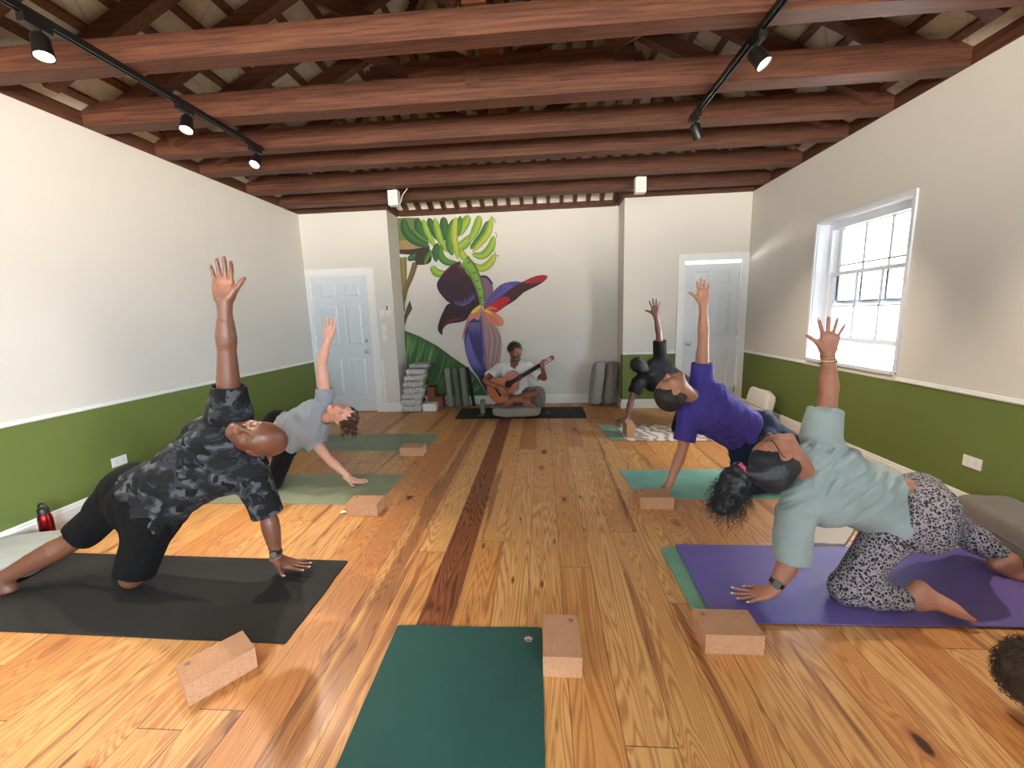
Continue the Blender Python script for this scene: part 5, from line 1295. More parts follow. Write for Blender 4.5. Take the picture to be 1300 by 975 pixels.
# ---------------------------------------------------------------- woman in the grey top
def woman_grey():
    s = .94
    j = dict(shR=at(413, 505, 3.28), elR=at(408, 462, 3.27), wrR=at(416, 430, 3.27), shL=at(396, 556, 3.3), elL=at(416, 582, 3.28), wrL=at(441, 604, 3.26),
             hipR=at(352, 536, 3.36), hipL=at(366, 562, 3.28), knL=at(347, 612, 3.15), knR=at(292, 596, 3.45))
    j['knL'][2] = .06; anR = np.array([-3.05, 3.42, .09]); anL = j['knL']+np.array([-.24, .32, 0]); j['knR'] = lerp(j['hipR'], anR, .5)+np.array([0, 0, .01])
    fr = nrm([-.1, -.93, .2]); hc = at(436, 527, 3.22); up, fw = nrm([.96, -.05, -.22]), nrm([-.05, -.66, .75])
    S = Sdf(); pm, cm, ax, frn, lat, L = torso(S, j, fr, s, .95, .92, off=-.006, bust=.05)
    arm(S, j['shR'], j['elR'], j['wrR'], s, 1.0); arm(S, j['shL'], j['elL'], j['wrL'], s, .98)
    leg(S, j['hipR'], j['knR'], anR, s); leg(S, j['hipL'], j['knL'], anL, s)
    tR = hand(S, j['wrR'], (.22, .02, 1), (.95, .1, -.1), True, spread=.14, curl=(.05, .2, .1, .0), thumb=.30, sc=.98)
    j['wrL'][2] = .06; tL = hand(S, j['wrL'], (1, .0, -.33), (0, -1, 0), False, spread=.14, curl=(-.02, -.02, -.02, -.02), thumb=.9, sc=.92, lift=.26)
    foot(S, anR, (-.9, -.2, -.2), (.2, 0, -1), .95); foot(S, anL, (-.6, .8, -.1), (0, .1, 1), .95)
    head(S, hc, up, fw, .98, neck=cm+ax*.02, nr=.050, jaw=.85, nose=.95)
    AX = [nrm(np.cross(nrm(fw-up*(fw@up)), up)), nrm(fw-up*(fw@up)), up]
    def col(P):
        c = skincol((214, 162, 142))(P); facecolor(P, c, hc, AX, .98, lips=(188, 96, 92), brow=(110, 70, 56), lid=(186, 116, 100), cheek=(222, 130, 118)); return c
    o = body_mesh('person', S, .0045, col, 'person with dark wavy hair in loose pale grey top and black leggings, arm raised', 'person', m_skin)
    nails(tL, m_nailp, o)
    T = Sdf(); torso(T, j, fr, s, 1.1, 1.08, off=.020, bust=.058)
    T.cone(cm+lat*.05-np.array([0, 0, .03]), lerp(pm, cm, .35)+lat*.07, .11, .10, .06); T.cone(cm+frn*.03+lat*.03, cm+frn*.05-np.array([.06, 0, .10]), .10, .09, .06)
    T.ops.append(('d', folds(13, 30, .0055, nrm(lat+ax*.25), .3), .01)); T.plane(pm+ax*.06, nrm(-ax), .004)
    sleeve(T, j['shR'], j['elR'], .30, .072, .068); sleeve(T, j['shL'], j['elL'], .42, .088, .090)
    T.cone(lerp(cm, hc, .15), hc, .056, .085, .01, 's'); T.da = .013
    cloth('grey_top', T, .006, clothmat('pale grey jersey', srgb(142, 150, 160)), o)
    B = Sdf(); hl, hr = j['hipL'], j['hipR']; B.cone(hl, hr, .108*s, .108*s, .05); B.cone(pm, pm+ax*.10, .112*s, .108*s, .05); B.sph(pm-frn*.05-ax*.04, .105, .05)
    for h_, k_, a_ in ((hr, j['knR'], anR), (hl, j['knL'], anL)):
        B.cone(h_, k_, .095*s, .066*s, .04); B.cap(k_, lerp(k_, a_, .93), .064*s, .046*s, .03, rd=.008)
    B.disp = folds(5, 24, .003, nrm(j['knL']-hl), .5)
    cloth('black_leggings', B, .006, clothmat('black jersey', srgb(13, 12, 15), .85, sheen=.05), o)
    T2 = Sdf(); T2.cone(cm-lat*.04+ax*.02, cm+lat*.07-ax*.0+frn*.04, .008, .008, .01)
    T2 = Sdf(); a, b = lerp(cm, hc, .12)+lat*.062+frn*.035, lerp(cm, hc, .3)+lat*.05+frn*.035
    ob('bra_strap', tube(BM(), [a+frn*.012, lerp(a, b, .5)+frn*.018, b+frn*.004], .005, 8), m_black, o, smooth='all')
    # hair: a cap over the back of the skull plus loose waves falling to the floor side
    X = lambda x, y, z: hc+(AX[0]*x+AX[1]*y+AX[2]*z)*.98
    H = Sdf(); H.ell(X(0, -.022, .034), [.083, .100, .088], AX, .02)
    H.ell(X(0, .10, -.02), [.085, .075, .100], AX, .012, 's'); H.ell(X(0, .135, .04), [.08, .08, .065], AX, .012, 's'); H.ell(X(0, .02, -.13), [.2, .11, .09], AX, .02, 's')
    dn = np.array([0, 0, -1.]); g = np.random.default_rng(2)
    for i in range(16):
        p = X(0, -.085, .02)+g.normal(size=3)*.022+dn*.02; q = p+dn*g.uniform(.03, .075)+AX[2]*g.uniform(-.03, .05)+AX[1]*g.uniform(-.02, .03); H.cone(p, q, .030, .020, .02)
    H.disp = lambda P: .003*snoise(P, 7, 90, 4)+.004*np.sin(P@nrm([.3, .5, 1])*160+3*snoise(P, 9, 25, 3)); H.da = .013
    hm = hairmat('dark brown hair', srgb(48, 30, 24)); ho = cloth('hair', H, .0042, hm, o, 0)
    pts = [X(0, -.085, .02)+dn*g.uniform(.0, .09)+g.normal(size=3)*.03 for _ in range(60)]
    curls(pts, [dn+AX[2]*.3+g.normal(size=3)*.4 for _ in pts], .05, .010, 1.3, .0028, 'loose_waves', hm, ho, 4)
    return o
woman_grey()

# ---------------------------------------------------------------- man in the purple tee, back to us
def man_purple():
    s = .98
    j = dict(shR=at(890, 482, 3.2), elR=at(893, 430, 3.2), wrR=at(893, 386, 3.2), shL=at(874, 532, 3.14), elL=at(866, 572, 3.1), wrL=at(850, 608, 3.07),
             hipR=at(966, 540, 3.32), hipL=at(945, 566, 3.22), knL=at(942, 622, 3.10), knR=at(992, 556, 3.42))
    j['knL'][2] = .065; j['wrL'][2] = .085; anL = j['knL']+np.array([.40, .04, 0]); anR = np.array([2.20, 3.5, .12]); j['knR'] = lerp(j['hipR'], anR, .52)+np.array([0, 0, .04])
    fr = nrm([.1, .95, -.1]); hc = at(853, 497, 3.03); up, fw = nrm([-.86, -.08, -.42]), nrm([-.40, .18, .88])
    S = Sdf(); pm, cm, ax, frn, lat, L = torso(S, j, fr, s, 1.0, .95, off=-.006)
    arm(S, j['shR'], j['elR'], j['wrR'], s, .98); arm(S, j['shL'], j['elL'], j['wrL'], s, .98)
    leg(S, j['hipR'], j['knR'], anR, s); leg(S, j['hipL'], j['knL'], anL, s)
    tR = hand(S, j['wrR'], (-.05, .05, 1), (-.94, .3, 0), True, spread=.09, curl=(.03, .03, .03, .05), thumb=.72, sc=.98, thumbcurl=-.12)
    fist(S, j['wrL']+np.array([-.005, 0, .0]), (-.62, -.05, -.72), (0, 1, 0), False, .95)
    foot(S, anR, (.5, .2, -.8), (.8, 0, -.5), 1.0); foot(S, anL, (.8, 0, -.5), (.5, 0, .8), 1.0)
    head(S, hc, up, fw, 1.08, neck=cm+ax*.015, nr=.054, nose=1.0)
    AX = [nrm(np.cross(nrm(fw-up*(fw@up)), up)), nrm(fw-up*(fw@up)), up]
    def col(P):
        c = skincol((180, 132, 108))(P); facecolor(P, c, hc, AX, 1.08, lips=(160, 92, 80), brow=(40, 30, 26), lid=(150, 100, 80), beard=((130, 96, 80), .3)); return c
    o = body_mesh('person', S, .0045, col, 'person in purple tee and navy trousers, back turned, fist on the turquoise mat', 'person', m_skin)
    nails(tR[:4], m_nailp, o)
    T = Sdf(); torso(T, j, fr, s, 1.12, 1.08, off=.022)
    T.cone(cm+lat*.05-np.array([0, 0, .02]), lerp(pm, cm, .4)+lat*.05-np.array([0, 0, .02]), .10, .11, .06)
    T.ops.append(('d', folds(23, 26, .0065, nrm(lat+ax*.55), .28), .01)); T.plane(pm+ax*.065, nrm(-ax), .004)
    sleeve(T, j['shR'], j['elR'], .42, .078, .074); sleeve(T, j['shL'], j['elL'], .70, .078, .078)
    neckhole(T, cm+ax*.02, hc, .052, .2); T.da = .015
    cloth('purple_tee', T, .006, clothmat('purple cotton jersey', srgb(66, 58, 140), .85, sheen=.05), o)
    B = Sdf(); hl, hr = j['hipL'], j['hipR']; B.cone(hl, hr, .114*s, .114*s, .05); B.cone(pm, pm+ax*.11, .118*s, .112*s, .05); B.sph(pm-frn*.06-ax*.04, .108, .06)
    for h_, k_, a_ in ((hr, j['knR'], anR), (hl, j['knL'], anL)):
        B.cone(h_, k_, .104*s, .078*s, .05); B.cap(k_, lerp(k_, a_, .95), .074*s, .062*s, .03, rd=.01)
    B.disp = folds(15, 24, .0055, nrm(j['knR']-hr+np.array([0, 0, .3])), .3); B.da = .012
    cloth('navy_trousers', B, .006, clothmat('navy twill', srgb(24, 38, 66), .85, sheen=.05), o)
    X = lambda x, y, z: hc+(AX[0]*x+AX[1]*y+AX[2]*z)*1.08
    H = Sdf(); H.ell(X(0, -.022, .036), [.090, .110, .098], AX, .02); H.cone(X(0, -.06, .0), X(0, -.050, -.04), .055, .045, .03)
    H.ell(X(0, .122, -.035), [.095, .082, .108], AX, .008, 's'); H.ell(X(0, .150, .035), [.066, .085, .050], AX, .010, 's'); H.ell(X(0, .03, -.10), [.2, .08, .085], AX, .015, 's')
    for q in (-1, 1): H.ell(X(q*.082, .0, -.012), [.03, .030, .036], AX, .006, 's')
    H.disp = lambda P: .0018*snoise(P, 7, 120, 4)+.001*snoise(P, 11, 260, 3); H.da = .006
    ho = cloth('short_hair', H, .0042, hairmat('short black hair', srgb(26, 24, 25), .5), o, 0)
    return o
man_purple()

# ---------------------------------------------------------------- person in black at the far right
def person_black():
    s = .98
    j = dict(shR=at(838, 455, 4.82), elR=at(837, 424, 4.8), wrR=at(833, 401, 4.8), shL=at(811, 484, 4.74), elL=at(801, 509, 4.70), wrL=at(796, 530, 4.66),
             hipR=at(884, 492, 4.95), hipL=at(874, 512, 4.85), knL=at(860, 549, 4.72))
    j['knL'][2] = .07; anL = j['knL']+np.array([.42, -.03, 0]); anR = np.array([2.30, 5.1, .10]); j['knR'] = lerp(j['hipR'], anR, .5)
    j['wrL'] = np.array([.935, 4.66, .205])
    fr = nrm([.1, .95, -.15]); hc = at(813, 464, 4.78); up, fw = nrm([-.80, .0, .40]), nrm([.15, .95, .25])
    S = Sdf(); pm, cm, ax, frn, lat, L = torso(S, j, fr, s, 1.0, .95, off=-.006)
    arm(S, j['shR'], j['elR'], j['wrR'], s, .92); arm(S, j['shL'], j['elL'], j['wrL'], s, .92)
    leg(S, j['hipR'], j['knR'], anR, s); leg(S, j['hipL'], j['knL'], anL, s)
    hand(S, j['wrR'], (-.12, .05, 1), (-.97, .2, 0), True, spread=.24, curl=(.03, .03, .03, .03), thumb=.95, sc=1.0, thumbcurl=-.1)
    hand(S, j['wrL'], (-.55, -.6, -.18), (-.7, .7, 0), False, spread=.12, curl=(.35, .35, .35, .35), thumb=.6, sc=1.0, lift=.05)
    foot(S, anR, (.6, .2, -.5), (.5, 0, -.8)); foot(S, anL, (.85, 0, -.45), (.5, 0, .8))
    head(S, hc, up, fw, .98, neck=cm+ax*.01, nr=.055)
    o = body_mesh('person', S, .005, skincol((98, 66, 56)), 'person dressed all in black, arm raised, one hand on the upright cork block', 'person', m_skinb, zf=.0128)
    T = Sdf(); torso(T, j, fr, s, 1.12, 1.08, off=.020); T.ops.append(('d', folds(33, 26, .005, nrm(lat+ax*.4), .3), .01)); T.plane(pm+ax*.03, nrm(-ax), .004)
    sleeve(T, j['shR'], j['elR'], .75, .074, .072); sleeve(T, j['shL'], j['elL'], .62, .076, .076)
    neckhole(T, cm+ax*.005, hc, .058); T.da = .012
    cloth('black_tee', T, .008, clothmat('black cotton', srgb(13, 13, 15), .9, sheen=.05), o)
    B = Sdf(); hl, hr = j['hipL'], j['hipR']; B.cone(hl, hr, .112*s, .112*s, .05); B.cone(pm, pm+ax*.10, .114*s, .110*s, .05); B.sph(pm-frn*.06-ax*.04, .105, .06)
    B.cone(hr, j['knR'], .10*s, .074*s, .05); B.cap(j['knR'], lerp(j['knR'], anR, .93), .07, .05, .03)
    B.cone(hl, j['knL'], .10*s, .076*s, .05); B.cap(j['knL'], lerp(j['knL'], anL, .60), .072, .062, .03)
    B.disp = folds(5, 24, .005, nrm(j['knL']-hl), .4); B.da = .008
    cloth('black_trousers', B, .008, clothmat('black trouser cloth', srgb(10, 10, 13), .9, sheen=.03), o, zf=.0126)
    for nm, a_, td, sl in (('black_sock', anL, (.85, 0, -.45), (.5, 0, .8)), ('black_sock', anR, (.6, .2, -.5), (.5, 0, -.8))):
        F_ = Sdf(); td = nrm(td); sl = nrm(np.array(sl)-td*(np.array(sl)@td)); F_.sph(a_, .044, .03); F_.cone(a_-td*.06, a_, .042, .044, .03)
        F_.cone(a_-td*.03+sl*.05, a_+td*.12+sl*.06, .042, .036, .04); F_.cone(a_+td*.10+sl*.06, a_+td*.155+sl*.064, .040, .030, .03); cloth(nm, F_, .007, clothmat('black sock knit', srgb(16, 16, 18)), o, zf=.0126)
    X = lambda x, y, z: hc+(AXb[0]*x+AXb[1]*y+AXb[2]*z)
    AXb = [nrm(np.cross(nrm(fw-up*(fw@up)), up)), nrm(fw-up*(fw@up)), up]
    H = Sdf(); H.ell(X(0, -.020, .030), [.083, .103, .092], AXb, .02); H.cone(X(0, -.06, .0), X(0, -.050, -.05), .055, .05, .03); H.ell(X(0, .125, -.03), [.09, .09, .12], AXb, .01, 's')
    H.disp = lambda P: .003*snoise(P, 7, 120, 4); cloth('short_hair', H, .006, hairmat('cropped black hair', srgb(14, 13, 14), .7), o, 0)
    return o
person_black()

# ---------------------------------------------------------------- woman in leopard leggings
def woman_leopard():
    s = .98
    j = dict(shR=at(1040, 562, 2.02), elR=at(1052, 502, 2.08), wrR=at(1051, 448, 2.12), shL=at(1010, 648, 1.90), elL=at(1004, 712, 1.87), wrL=at(980, 752, 1.85),
             hipR=at(1166, 630, 2.14), hipL=at(1136, 668, 1.98), knL=at(1078, 728, 1.88), knR=at(1216, 672, 2.22), anR=at(1282, 712, 2.10))
    j['knL'][2] = .072; j['wrL'][2] = .078; j['anR'][2] = max(.09, j['anR'][2]); anL = at(1168, 745, 1.80); anL[2] = .07
    fr = nrm([.1, .93, -.15]); hc = at(986, 583, 1.90); up, fw = nrm([-.93, -.12, -.28]), nrm([-.12, .52, .84])
    S = Sdf(); pm, cm, ax, frn, lat, L = torso(S, j, fr, s, 1.05, 1.05, off=-.004, belly=.09)
    arm(S, j['shR'], j['elR'], j['wrR'], .95, 1.08); arm(S, j['shL'], j['elL'], j['wrL'], .95, 1.08)
    leg(S, j['hipR'], j['knR'], j['anR'], s, 1.05); leg(S, j['hipL'], j['knL'], anL, s, 1.05)
    tR = hand(S, j['wrR'], (.06, .02, 1), (-.88, .46, 0), True, spread=.26, curl=(.03, .02, .05, .08), thumb=.85, sc=.92, thumbcurl=-.08)
    tL = hand(S, j['wrL'], (-1, .02, -.40), (0, 1, 0), False, spread=.30, curl=(-.02, -.02, -.02, -.02), thumb=.8, sc=.92, lift=.30)
    foot(S, j['anR'], (.75, -.35, -.45), (-.1, -.3, -1), .98); foot(S, anL, (.76, -.26, -.50), (.55, -.1, .8), .98)
    head(S, hc, up, fw, 1.0, neck=cm+ax*.01, nr=.049, jaw=.9, fat=.002)
    AX = [nrm(np.cross(nrm(fw-up*(fw@up)), up)), nrm(fw-up*(fw@up)), up]
    def col(P):
        c = skincol((160, 112, 92), spots=[(anL+np.array([.12, -.03, .0]), .17, (206, 150, 132), .7)])(P); facecolor(P, c, hc, AX, 1.0, lips=(160, 90, 84), brow=(40, 30, 28), lid=(140, 92, 76)); return c
    o = body_mesh('person', S, .0042, col, 'person in leopard print leggings and pale blue tee with curly ponytail and raised arm', 'person', m_skin, zf=.0135)
    nails(tL, m_nailp, o); nails(tR[:4], m_nailp, o)
    T = Sdf(); torso(T, j, fr, s, 1.08, 1.05, off=.022, belly=.10)
    T.ops.append(('d', folds(43, 24, .0065, nrm(lat+ax*.5+frn*.2), .28), .01)); T.plane(pm+ax*.155, nrm(-ax+np.array([0, 0, .12])), .004)
    sleeve(T, j['shR'], j['elR'], .72, .086, .076); sleeve(T, j['shL'], j['elL'], 1.0, .080, .080)
    neckhole(T, cm+ax*.02, hc, .050, .26); T.disp = lambda P: .0035*snoise(P, 77, 38, 3); T.da = .016
    cloth('pale_blue_tee', T, .0055, clothmat('pale blue cotton jersey', srgb(146, 164, 167), .9, sheen=.05), o)
    B = Sdf(); hl, hr = j['hipL'], j['hipR']; q = .112
    B.cone(hl, hr, q, q, .06); B.cone(pm, pm+ax*.12, .124, .118, .06); B.sph(pm-frn*.075-ax*.03+lat*.055, .112, .06); B.sph(pm-frn*.07-ax*.03-lat*.06, .108, .06)
    B.plane(pm+ax*.135, nrm(ax), .006)
    for h_, k_, a_ in ((hr, j['knR'], j['anR']), (hl, j['knL'], anL)):
        B.cone(h_, k_, .104, .070, .05); B.sph(k_, .068, .03); B.cone(k_, lerp(k_, a_, .35), .064, .067, .03); B.cap(lerp(k_, a_, .30), lerp(k_, a_, .90), .068, .047, .03, rd=.006)
    B.disp = folds(5, 24, .002, nrm(j['knL']-hl), .5)
    t = NT('leopard print leggings'); v = t.obj(); vv = t.n('ShaderNodeVectorMath', _operation='ADD'); nz = t.n('ShaderNodeTexNoise', Scale=38.); t.l(v, nz.inputs['Vector'])
    sc_ = t.n('ShaderNodeVectorMath', _operation='SCALE'); t.l(nz.outputs['Color'], sc_.inputs[0]); sc_.inputs['Scale'].default_value = .022; t.l(v, vv.inputs[0]); t.l(sc_.outputs[0], vv.inputs[1])
    vo = t.n('ShaderNodeTexVoronoi', Scale=70.); t.l(vv.outputs[0], vo.inputs['Vector']); vo2 = t.n('ShaderNodeTexVoronoi', Scale=70., _feature='DISTANCE_TO_EDGE'); t.l(vv.outputs[0], vo2.inputs['Vector'])
    c = t.mix(t.ramp(vo2.outputs['Distance'], [(.12, 0.), (.2, 1.)]), srgb(150, 146, 156), srgb(18, 16, 20)); c = t.mix(t.ramp(vo.outputs['Distance'], [(.22, .85), (.34, 0.)]), c, srgb(60, 56, 66))
    c = t.mix(t.ramp(t.noise(v, 55, 2), [(.58, 0.), (.63, .9)]), c, srgb(30, 28, 34)); t.base(c); t.rough(.8); t.b.inputs['Specular IOR Level'].default_value = .25
    cloth('leopard_leggings', B, .006, t.m, o, zf=.0132)
    # hair smoothed back to a scrunchie, curly tail
    X = lambda x, y, z: hc+(AX[0]*x+AX[1]*y+AX[2]*z)
    H = Sdf(); H.ell(X(0, -.020, .034), [.082, .103, .090], AX, .02); H.cone(X(0, -.050, .01), X(0, -.040, -.030), .058, .050, .04)
    H.ell(X(0, .124, -.045), [.085, .072, .090], AX, .008, 's'); H.ell(X(0, .150, .025), [.056, .074, .046], AX, .010, 's'); H.ell(X(0, .04, -.11), [.2, .085, .09], AX, .015, 's')
    for q in (-1, 1): H.ell(X(q*.084, .0, -.014), [.03, .028, .034], AX, .006, 's')
    tie = at(938, 598, 1.84); H.cone(X(0, -.07, .07), tie, .055, .020, .05)
    H.disp = lambda P: .0022*np.sin(((P-hc)@AX[0])*420+2*snoise(P, 4, 20, 3)) if False else .0016*snoise(P, 4, 160, 4); H.da = .004
    hm = hairmat('near black hair with a blue sheen', srgb(20, 24, 30), .38); ho = cloth('hair', H, .0042, hm, o, 1)
    dn = np.array([0, 0, -1.]); tip = at(921, 640, 1.82)
    b = BM(); n_ = nrm(tie-X(0, -.03, .05)); A_, _, d_, s_, t_ = frame(Vector(tie), Vector(tie+n_)); pts = []
    for i in range(60): a = 2*PI*i/60; rr = .026+.005*math.sin(a*9); pts.append(A_+s_*math.cos(a)*rr+t_*math.sin(a)*rr+d_*.006*math.sin(a*7+1))
    ob('scrunchie', tube(b, pts, [.011+.003*math.sin(i*1.9) for i in range(60)], 10, closed=True), plain('pink satin', srgb(206, 84, 120), .5, bump=.2), o, smooth='all')
    Tl = Sdf(); Tl.cone(tie+n_*.005, lerp(tie, tip, .35), .028, .056, .03); Tl.cone(lerp(tie, tip, .35), tip, .064, .052, .03)
    Tl.disp = lambda P: .010*snoise(P, 17, 70, 4)+.006*snoise(P, 27, 150, 3); Tl.da = .016
    po = cloth('curly_ponytail', Tl, .005, hm, ho, 0); g = np.random.default_rng(8); P0, D0 = [], []
    for i in range(760):
        u = g.uniform(0, 1)**.8; c_ = lerp(tie, tip, u); r_ = .024+.050*math.sin(min(1, u*1.4)*PI/2); w_ = nrm(g.normal(size=3)); P0.append(c_+w_*r_*g.uniform(.5, 1.)); D0.append(w_*.75+dn*.75+nrm(tip-tie)*.3)
    curls(P0, D0, .060, .0065, 2.6, .0012, 'ringlets', hm, po, 5, seg=20, droop=.25)
    # glasses
    gm = plain('black acetate', srgb(24, 22, 22), .3); b = BM(); eye = [X(q*.033, .108, .006) for q in (-1, 1)]
    for e_ in eye: tube(b, [e_+AX[0]*.026*math.cos(a)+AX[2]*.020*math.sin(a) for a in np.linspace(0, 2*PI, 25)[:-1]], .0022, 8, closed=True)
    tube(b, [X(-.008, .110, .010), X(0, .114, .012), X(.008, .110, .010)], .002, 8)
    for q in (-1, 1): tube(b, [X(q*.059, .106, .012), X(q*.078, .06, .012), X(q*.080, .0, .010), X(q*.078, -.025, -.012)], .0022, 8)
    go = ob('glasses', b, gm, o, smooth='all')
    for e_ in eye: ob('lens', lathe(BM(), e_, AX[1], [(-.0006, .0215), (.0006, .0215)], 20), m_glass, go)
    # watch, bracelets, rings
    w = j['wrL']; d = nrm(j['elL']-w); c0 = w+d*.040; wt = ob('wrist_watch', lathe(BM(), c0-d*.012, d, [(0, .030), (.002, .0325), (.022, .033), (.024, .0305)], 28), m_black, o, smooth=True)
    n1 = nrm(np.array([-.5, -.8, .2])-d*(np.array([-.5, -.8, .2])@d)); side = np.cross(d, n1); Mx = Matrix((Vector(side), Vector(d), Vector(n1))).transposed().to_4x4(); Mx.translation = Vector(c0+n1*.030)
    ob('watch_case', box(BM(), -.015, .015, -.019, .019, 0, .011, M=Mx), m_black, wt, bevel=.004)
    gold = plain('gold', srgb(214, 172, 110), .25, 1); pearl = plain('pearl', srgb(236, 226, 214), .25)
    wR = j['wrR']; d = nrm(j['elR']-wR); _, _, dd, s1, t1 = frame(Vector(wR), Vector(wR+d))
    for k_, (o_, mm, beads) in enumerate(((.028, gold, 0), (.038, pearl, 1), (.048, gold, 1))):
        cc = Vector(wR+d*o_); b = BM(); ring = [cc+(s1*math.cos(a)+t1*math.sin(a))*(.0315+.002*k_)+dd*.005*math.sin(a+k_*2) for a in np.linspace(0, 2*PI, 25)[:-1]]
        tube(b, ring, .0016, 6, closed=True)
        if beads:
            for q in ring[::1]: bmesh.ops.create_icosphere(b, subdivisions=1, radius=.0038, matrix=Matrix.Translation(q))
        ob('bracelet', b, mm, o, smooth='all')
    for (pt, dirn) in ((tR[2][0]-tR[2][1]*.062, tR[2][1]), (tL[2][0]-tL[2][1]*.060, tL[2][1])):
        A_, _, d_, s_, t_ = frame(Vector(pt), Vector(pt+dirn)); ob('ring', tube(BM(), [A_+(s_*math.cos(a)+t_*math.sin(a))*.0098 for a in np.linspace(0, 2*PI, 21)[:-1]], .0016, 6, closed=True), gold, o, smooth='all')
    return o
woman_leopard()
# ---------------------------------------------------------------- guitarist
def guitarist():
    s = .98
    hcN = at(651, 466, 5.72)
    hipc = np.array([-.36, 5.86, .27])
    j = dict(hipR=hipc+np.array([-.095, 0, 0]), hipL=hipc+np.array([.095, 0, 0]), shR=at(631, 489, 5.80), shL=at(667, 487, 5.80))
    j['shR'] = np.array([-.58, 5.82, .66]); j['shL'] = np.array([-.22, 5.80, .67])
    kR, kL = np.array([-.64, 5.62, .27]), np.array([-.08, 5.60, .32]); aR, aL = np.array([-.20, 5.47, .235]), np.array([-.48, 5.50, .24])
    eR, wR = np.array([-.79, 5.53, .52]), np.array([-.58, 5.420, .44]); eL, wL = np.array([.02, 5.66, .50]), np.array([-.0, 5.50, .66])
    hc = np.array([-.37, 5.70, .88]); up, fw = nrm([.04, -.12, 1]), nrm([.50, -.85, -.22])
    S = Sdf(); fr = (.05, -1, .1); pm, cm, ax, frn, lat, L = torso(S, j, fr, s, .98, .92, off=-.006)
    arm(S, j['shR'], eR, wR, s, .95); arm(S, j['shL'], eL, wL, s, .95)
    leg(S, j['hipR'], kR, aR, s, .95); leg(S, j['hipL'], kL, aL, s, .95)
    hand(S, wR, (.55, -.35, -.62), (.7, -.1, .7), True, spread=.10, curl=(.45, .5, .55, .6), thumb=.7, sc=1.0, thumbcurl=.1)
    hand(S, wL, (-.15, -.25, .95), (-.35, -.85, -.2), False, spread=.12, curl=(.75, .8, .85, .8), thumb=.35, sc=1.0)
    foot(S, aR, (.85, -.40, -.10), (.25, -.5, -.8), .98); foot(S, aL, (-.75, -.5, -.1), (-.3, -.5, -.8), .98)
    head(S, hc, up, fw, 1.0, neck=cm+ax*.02, nr=.054)
    AX = [nrm(np.cross(nrm(fw-up*(fw@up)), up)), nrm(fw-up*(fw@up)), up]
    def col(P):
        c = skincol((140, 88, 66))(P); facecolor(P, c, hc, AX, 1.0, lips=(120, 66, 58), brow=(50, 40, 36), lid=(104, 64, 50), beard=((74, 60, 54), .95)); return c
    o = body_mesh('person', S, .0055, col, 'person with curly hair and greying beard in white shirt playing a guitar cross-legged', 'person', m_skin, zf=.172)
    T = Sdf(); torso(T, j, fr, s, 1.1, 1.05, off=.022); T.cone(pm+frn*.05, pm+frn*.12-ax*.03, .10, .07, .06); T.plane(pm-ax*.02, nrm(-ax), .004)
    sleeve(T, j['shR'], eR, .72, .078, .080); sleeve(T, j['shL'], eL, .80, .078, .082)
    T.cone(lerp(cm, hc, .12)+frn*.03, hc, .060, .08, .008, 's'); T.cone(cm+frn*.13+ax*.05, cm+frn*.15-ax*.14, .035, .004, .01, 's')
    T.disp = folds(51, 26, .007, nrm(ax+lat*.3), .3); T.da = .012
    cloth('white_shirt', T, .007, clothmat('white linen shirt', srgb(226, 228, 230), .9), o)
    B = Sdf(); B.cone(j['hipR'], j['hipL'], .115, .115, .05); B.cone(pm, pm+ax*.1, .118, .112, .05)
    for h_, k_ in ((j['hipR'], kR), (j['hipL'], kL)): B.cap(lerp(h_, k_, -.1), lerp(h_, k_, .72), .10, .088, .05, rd=.01)
    B.disp = folds(9, 26, .006, nrm(kR-j['hipR']), .4); B.da = .01; cloth('grey_shorts', B, .007, clothmat('grey green cotton', srgb(88, 98, 96)), o, zf=.172)
    X = lambda x, y, z: hc+(AX[0]*x+AX[1]*y+AX[2]*z)
    H = Sdf(); H.ell(X(0, -.020, .045), [.088, .105, .090], AX, .02); H.cone(X(0, -.06, .0), X(0, -.05, -.04), .055, .05, .03); H.ell(X(0, .120, -.02), [.085, .085, .105], AX, .01, 's'); H.ell(X(0, .03, -.11), [.2, .08, .09], AX, .015, 's')
    H.disp = lambda P: .008*snoise(P, 7, 90, 4); H.da = .01
    hm = hairmat('dark curls with grey', srgb(44, 38, 35), .7); ho = cloth('curly_hair', H, .006, hm, o, 0); g = np.random.default_rng(4); P0, D0 = [], []
    for i in range(260):
        w_ = nrm(g.normal(size=3)*[1, 1, 1]); q = hc+AX[2]*.04-AX[1]*.02+(AX[0]*w_[0]*.085+AX[1]*w_[1]*.10+AX[2]*w_[2]*.088)
        l = hloc(q[None], hc, AX, 1)[0]
        if l[2] < -.01 or (l[1] > .05 and l[2] < .075): continue
        P0.append(q); D0.append(AX[0]*w_[0]+AX[1]*w_[1]+AX[2]*w_[2])
    curls(P0, D0, .030, .007, 1.6, .002, 'ringlets', hm, ho, 6, seg=10)
    Bd = Sdf(); Bd.ell(X(0, .066, -.088), [.046, .040, .036], AX, .02); Bd.cone(X(-.055, .02, -.06), X(0, .07, -.095), .018, .022, .02); Bd.cone(X(.055, .02, -.06), X(0, .07, -.095), .018, .022, .02)
    Bd.cone(X(-.022, .096, -.050), X(.022, .096, -.050), .006, .006, .01); Bd.ell(X(0, .105, -.062), [.020, .012, .007], AX, .006, 's'); Bd.disp = lambda P: .0025*snoise(P, 8, 160, 3)
    cloth('beard', Bd, .005, hairmat('salt and pepper beard', srgb(86, 76, 70), .8), o, 0)
    return o
guitarist()

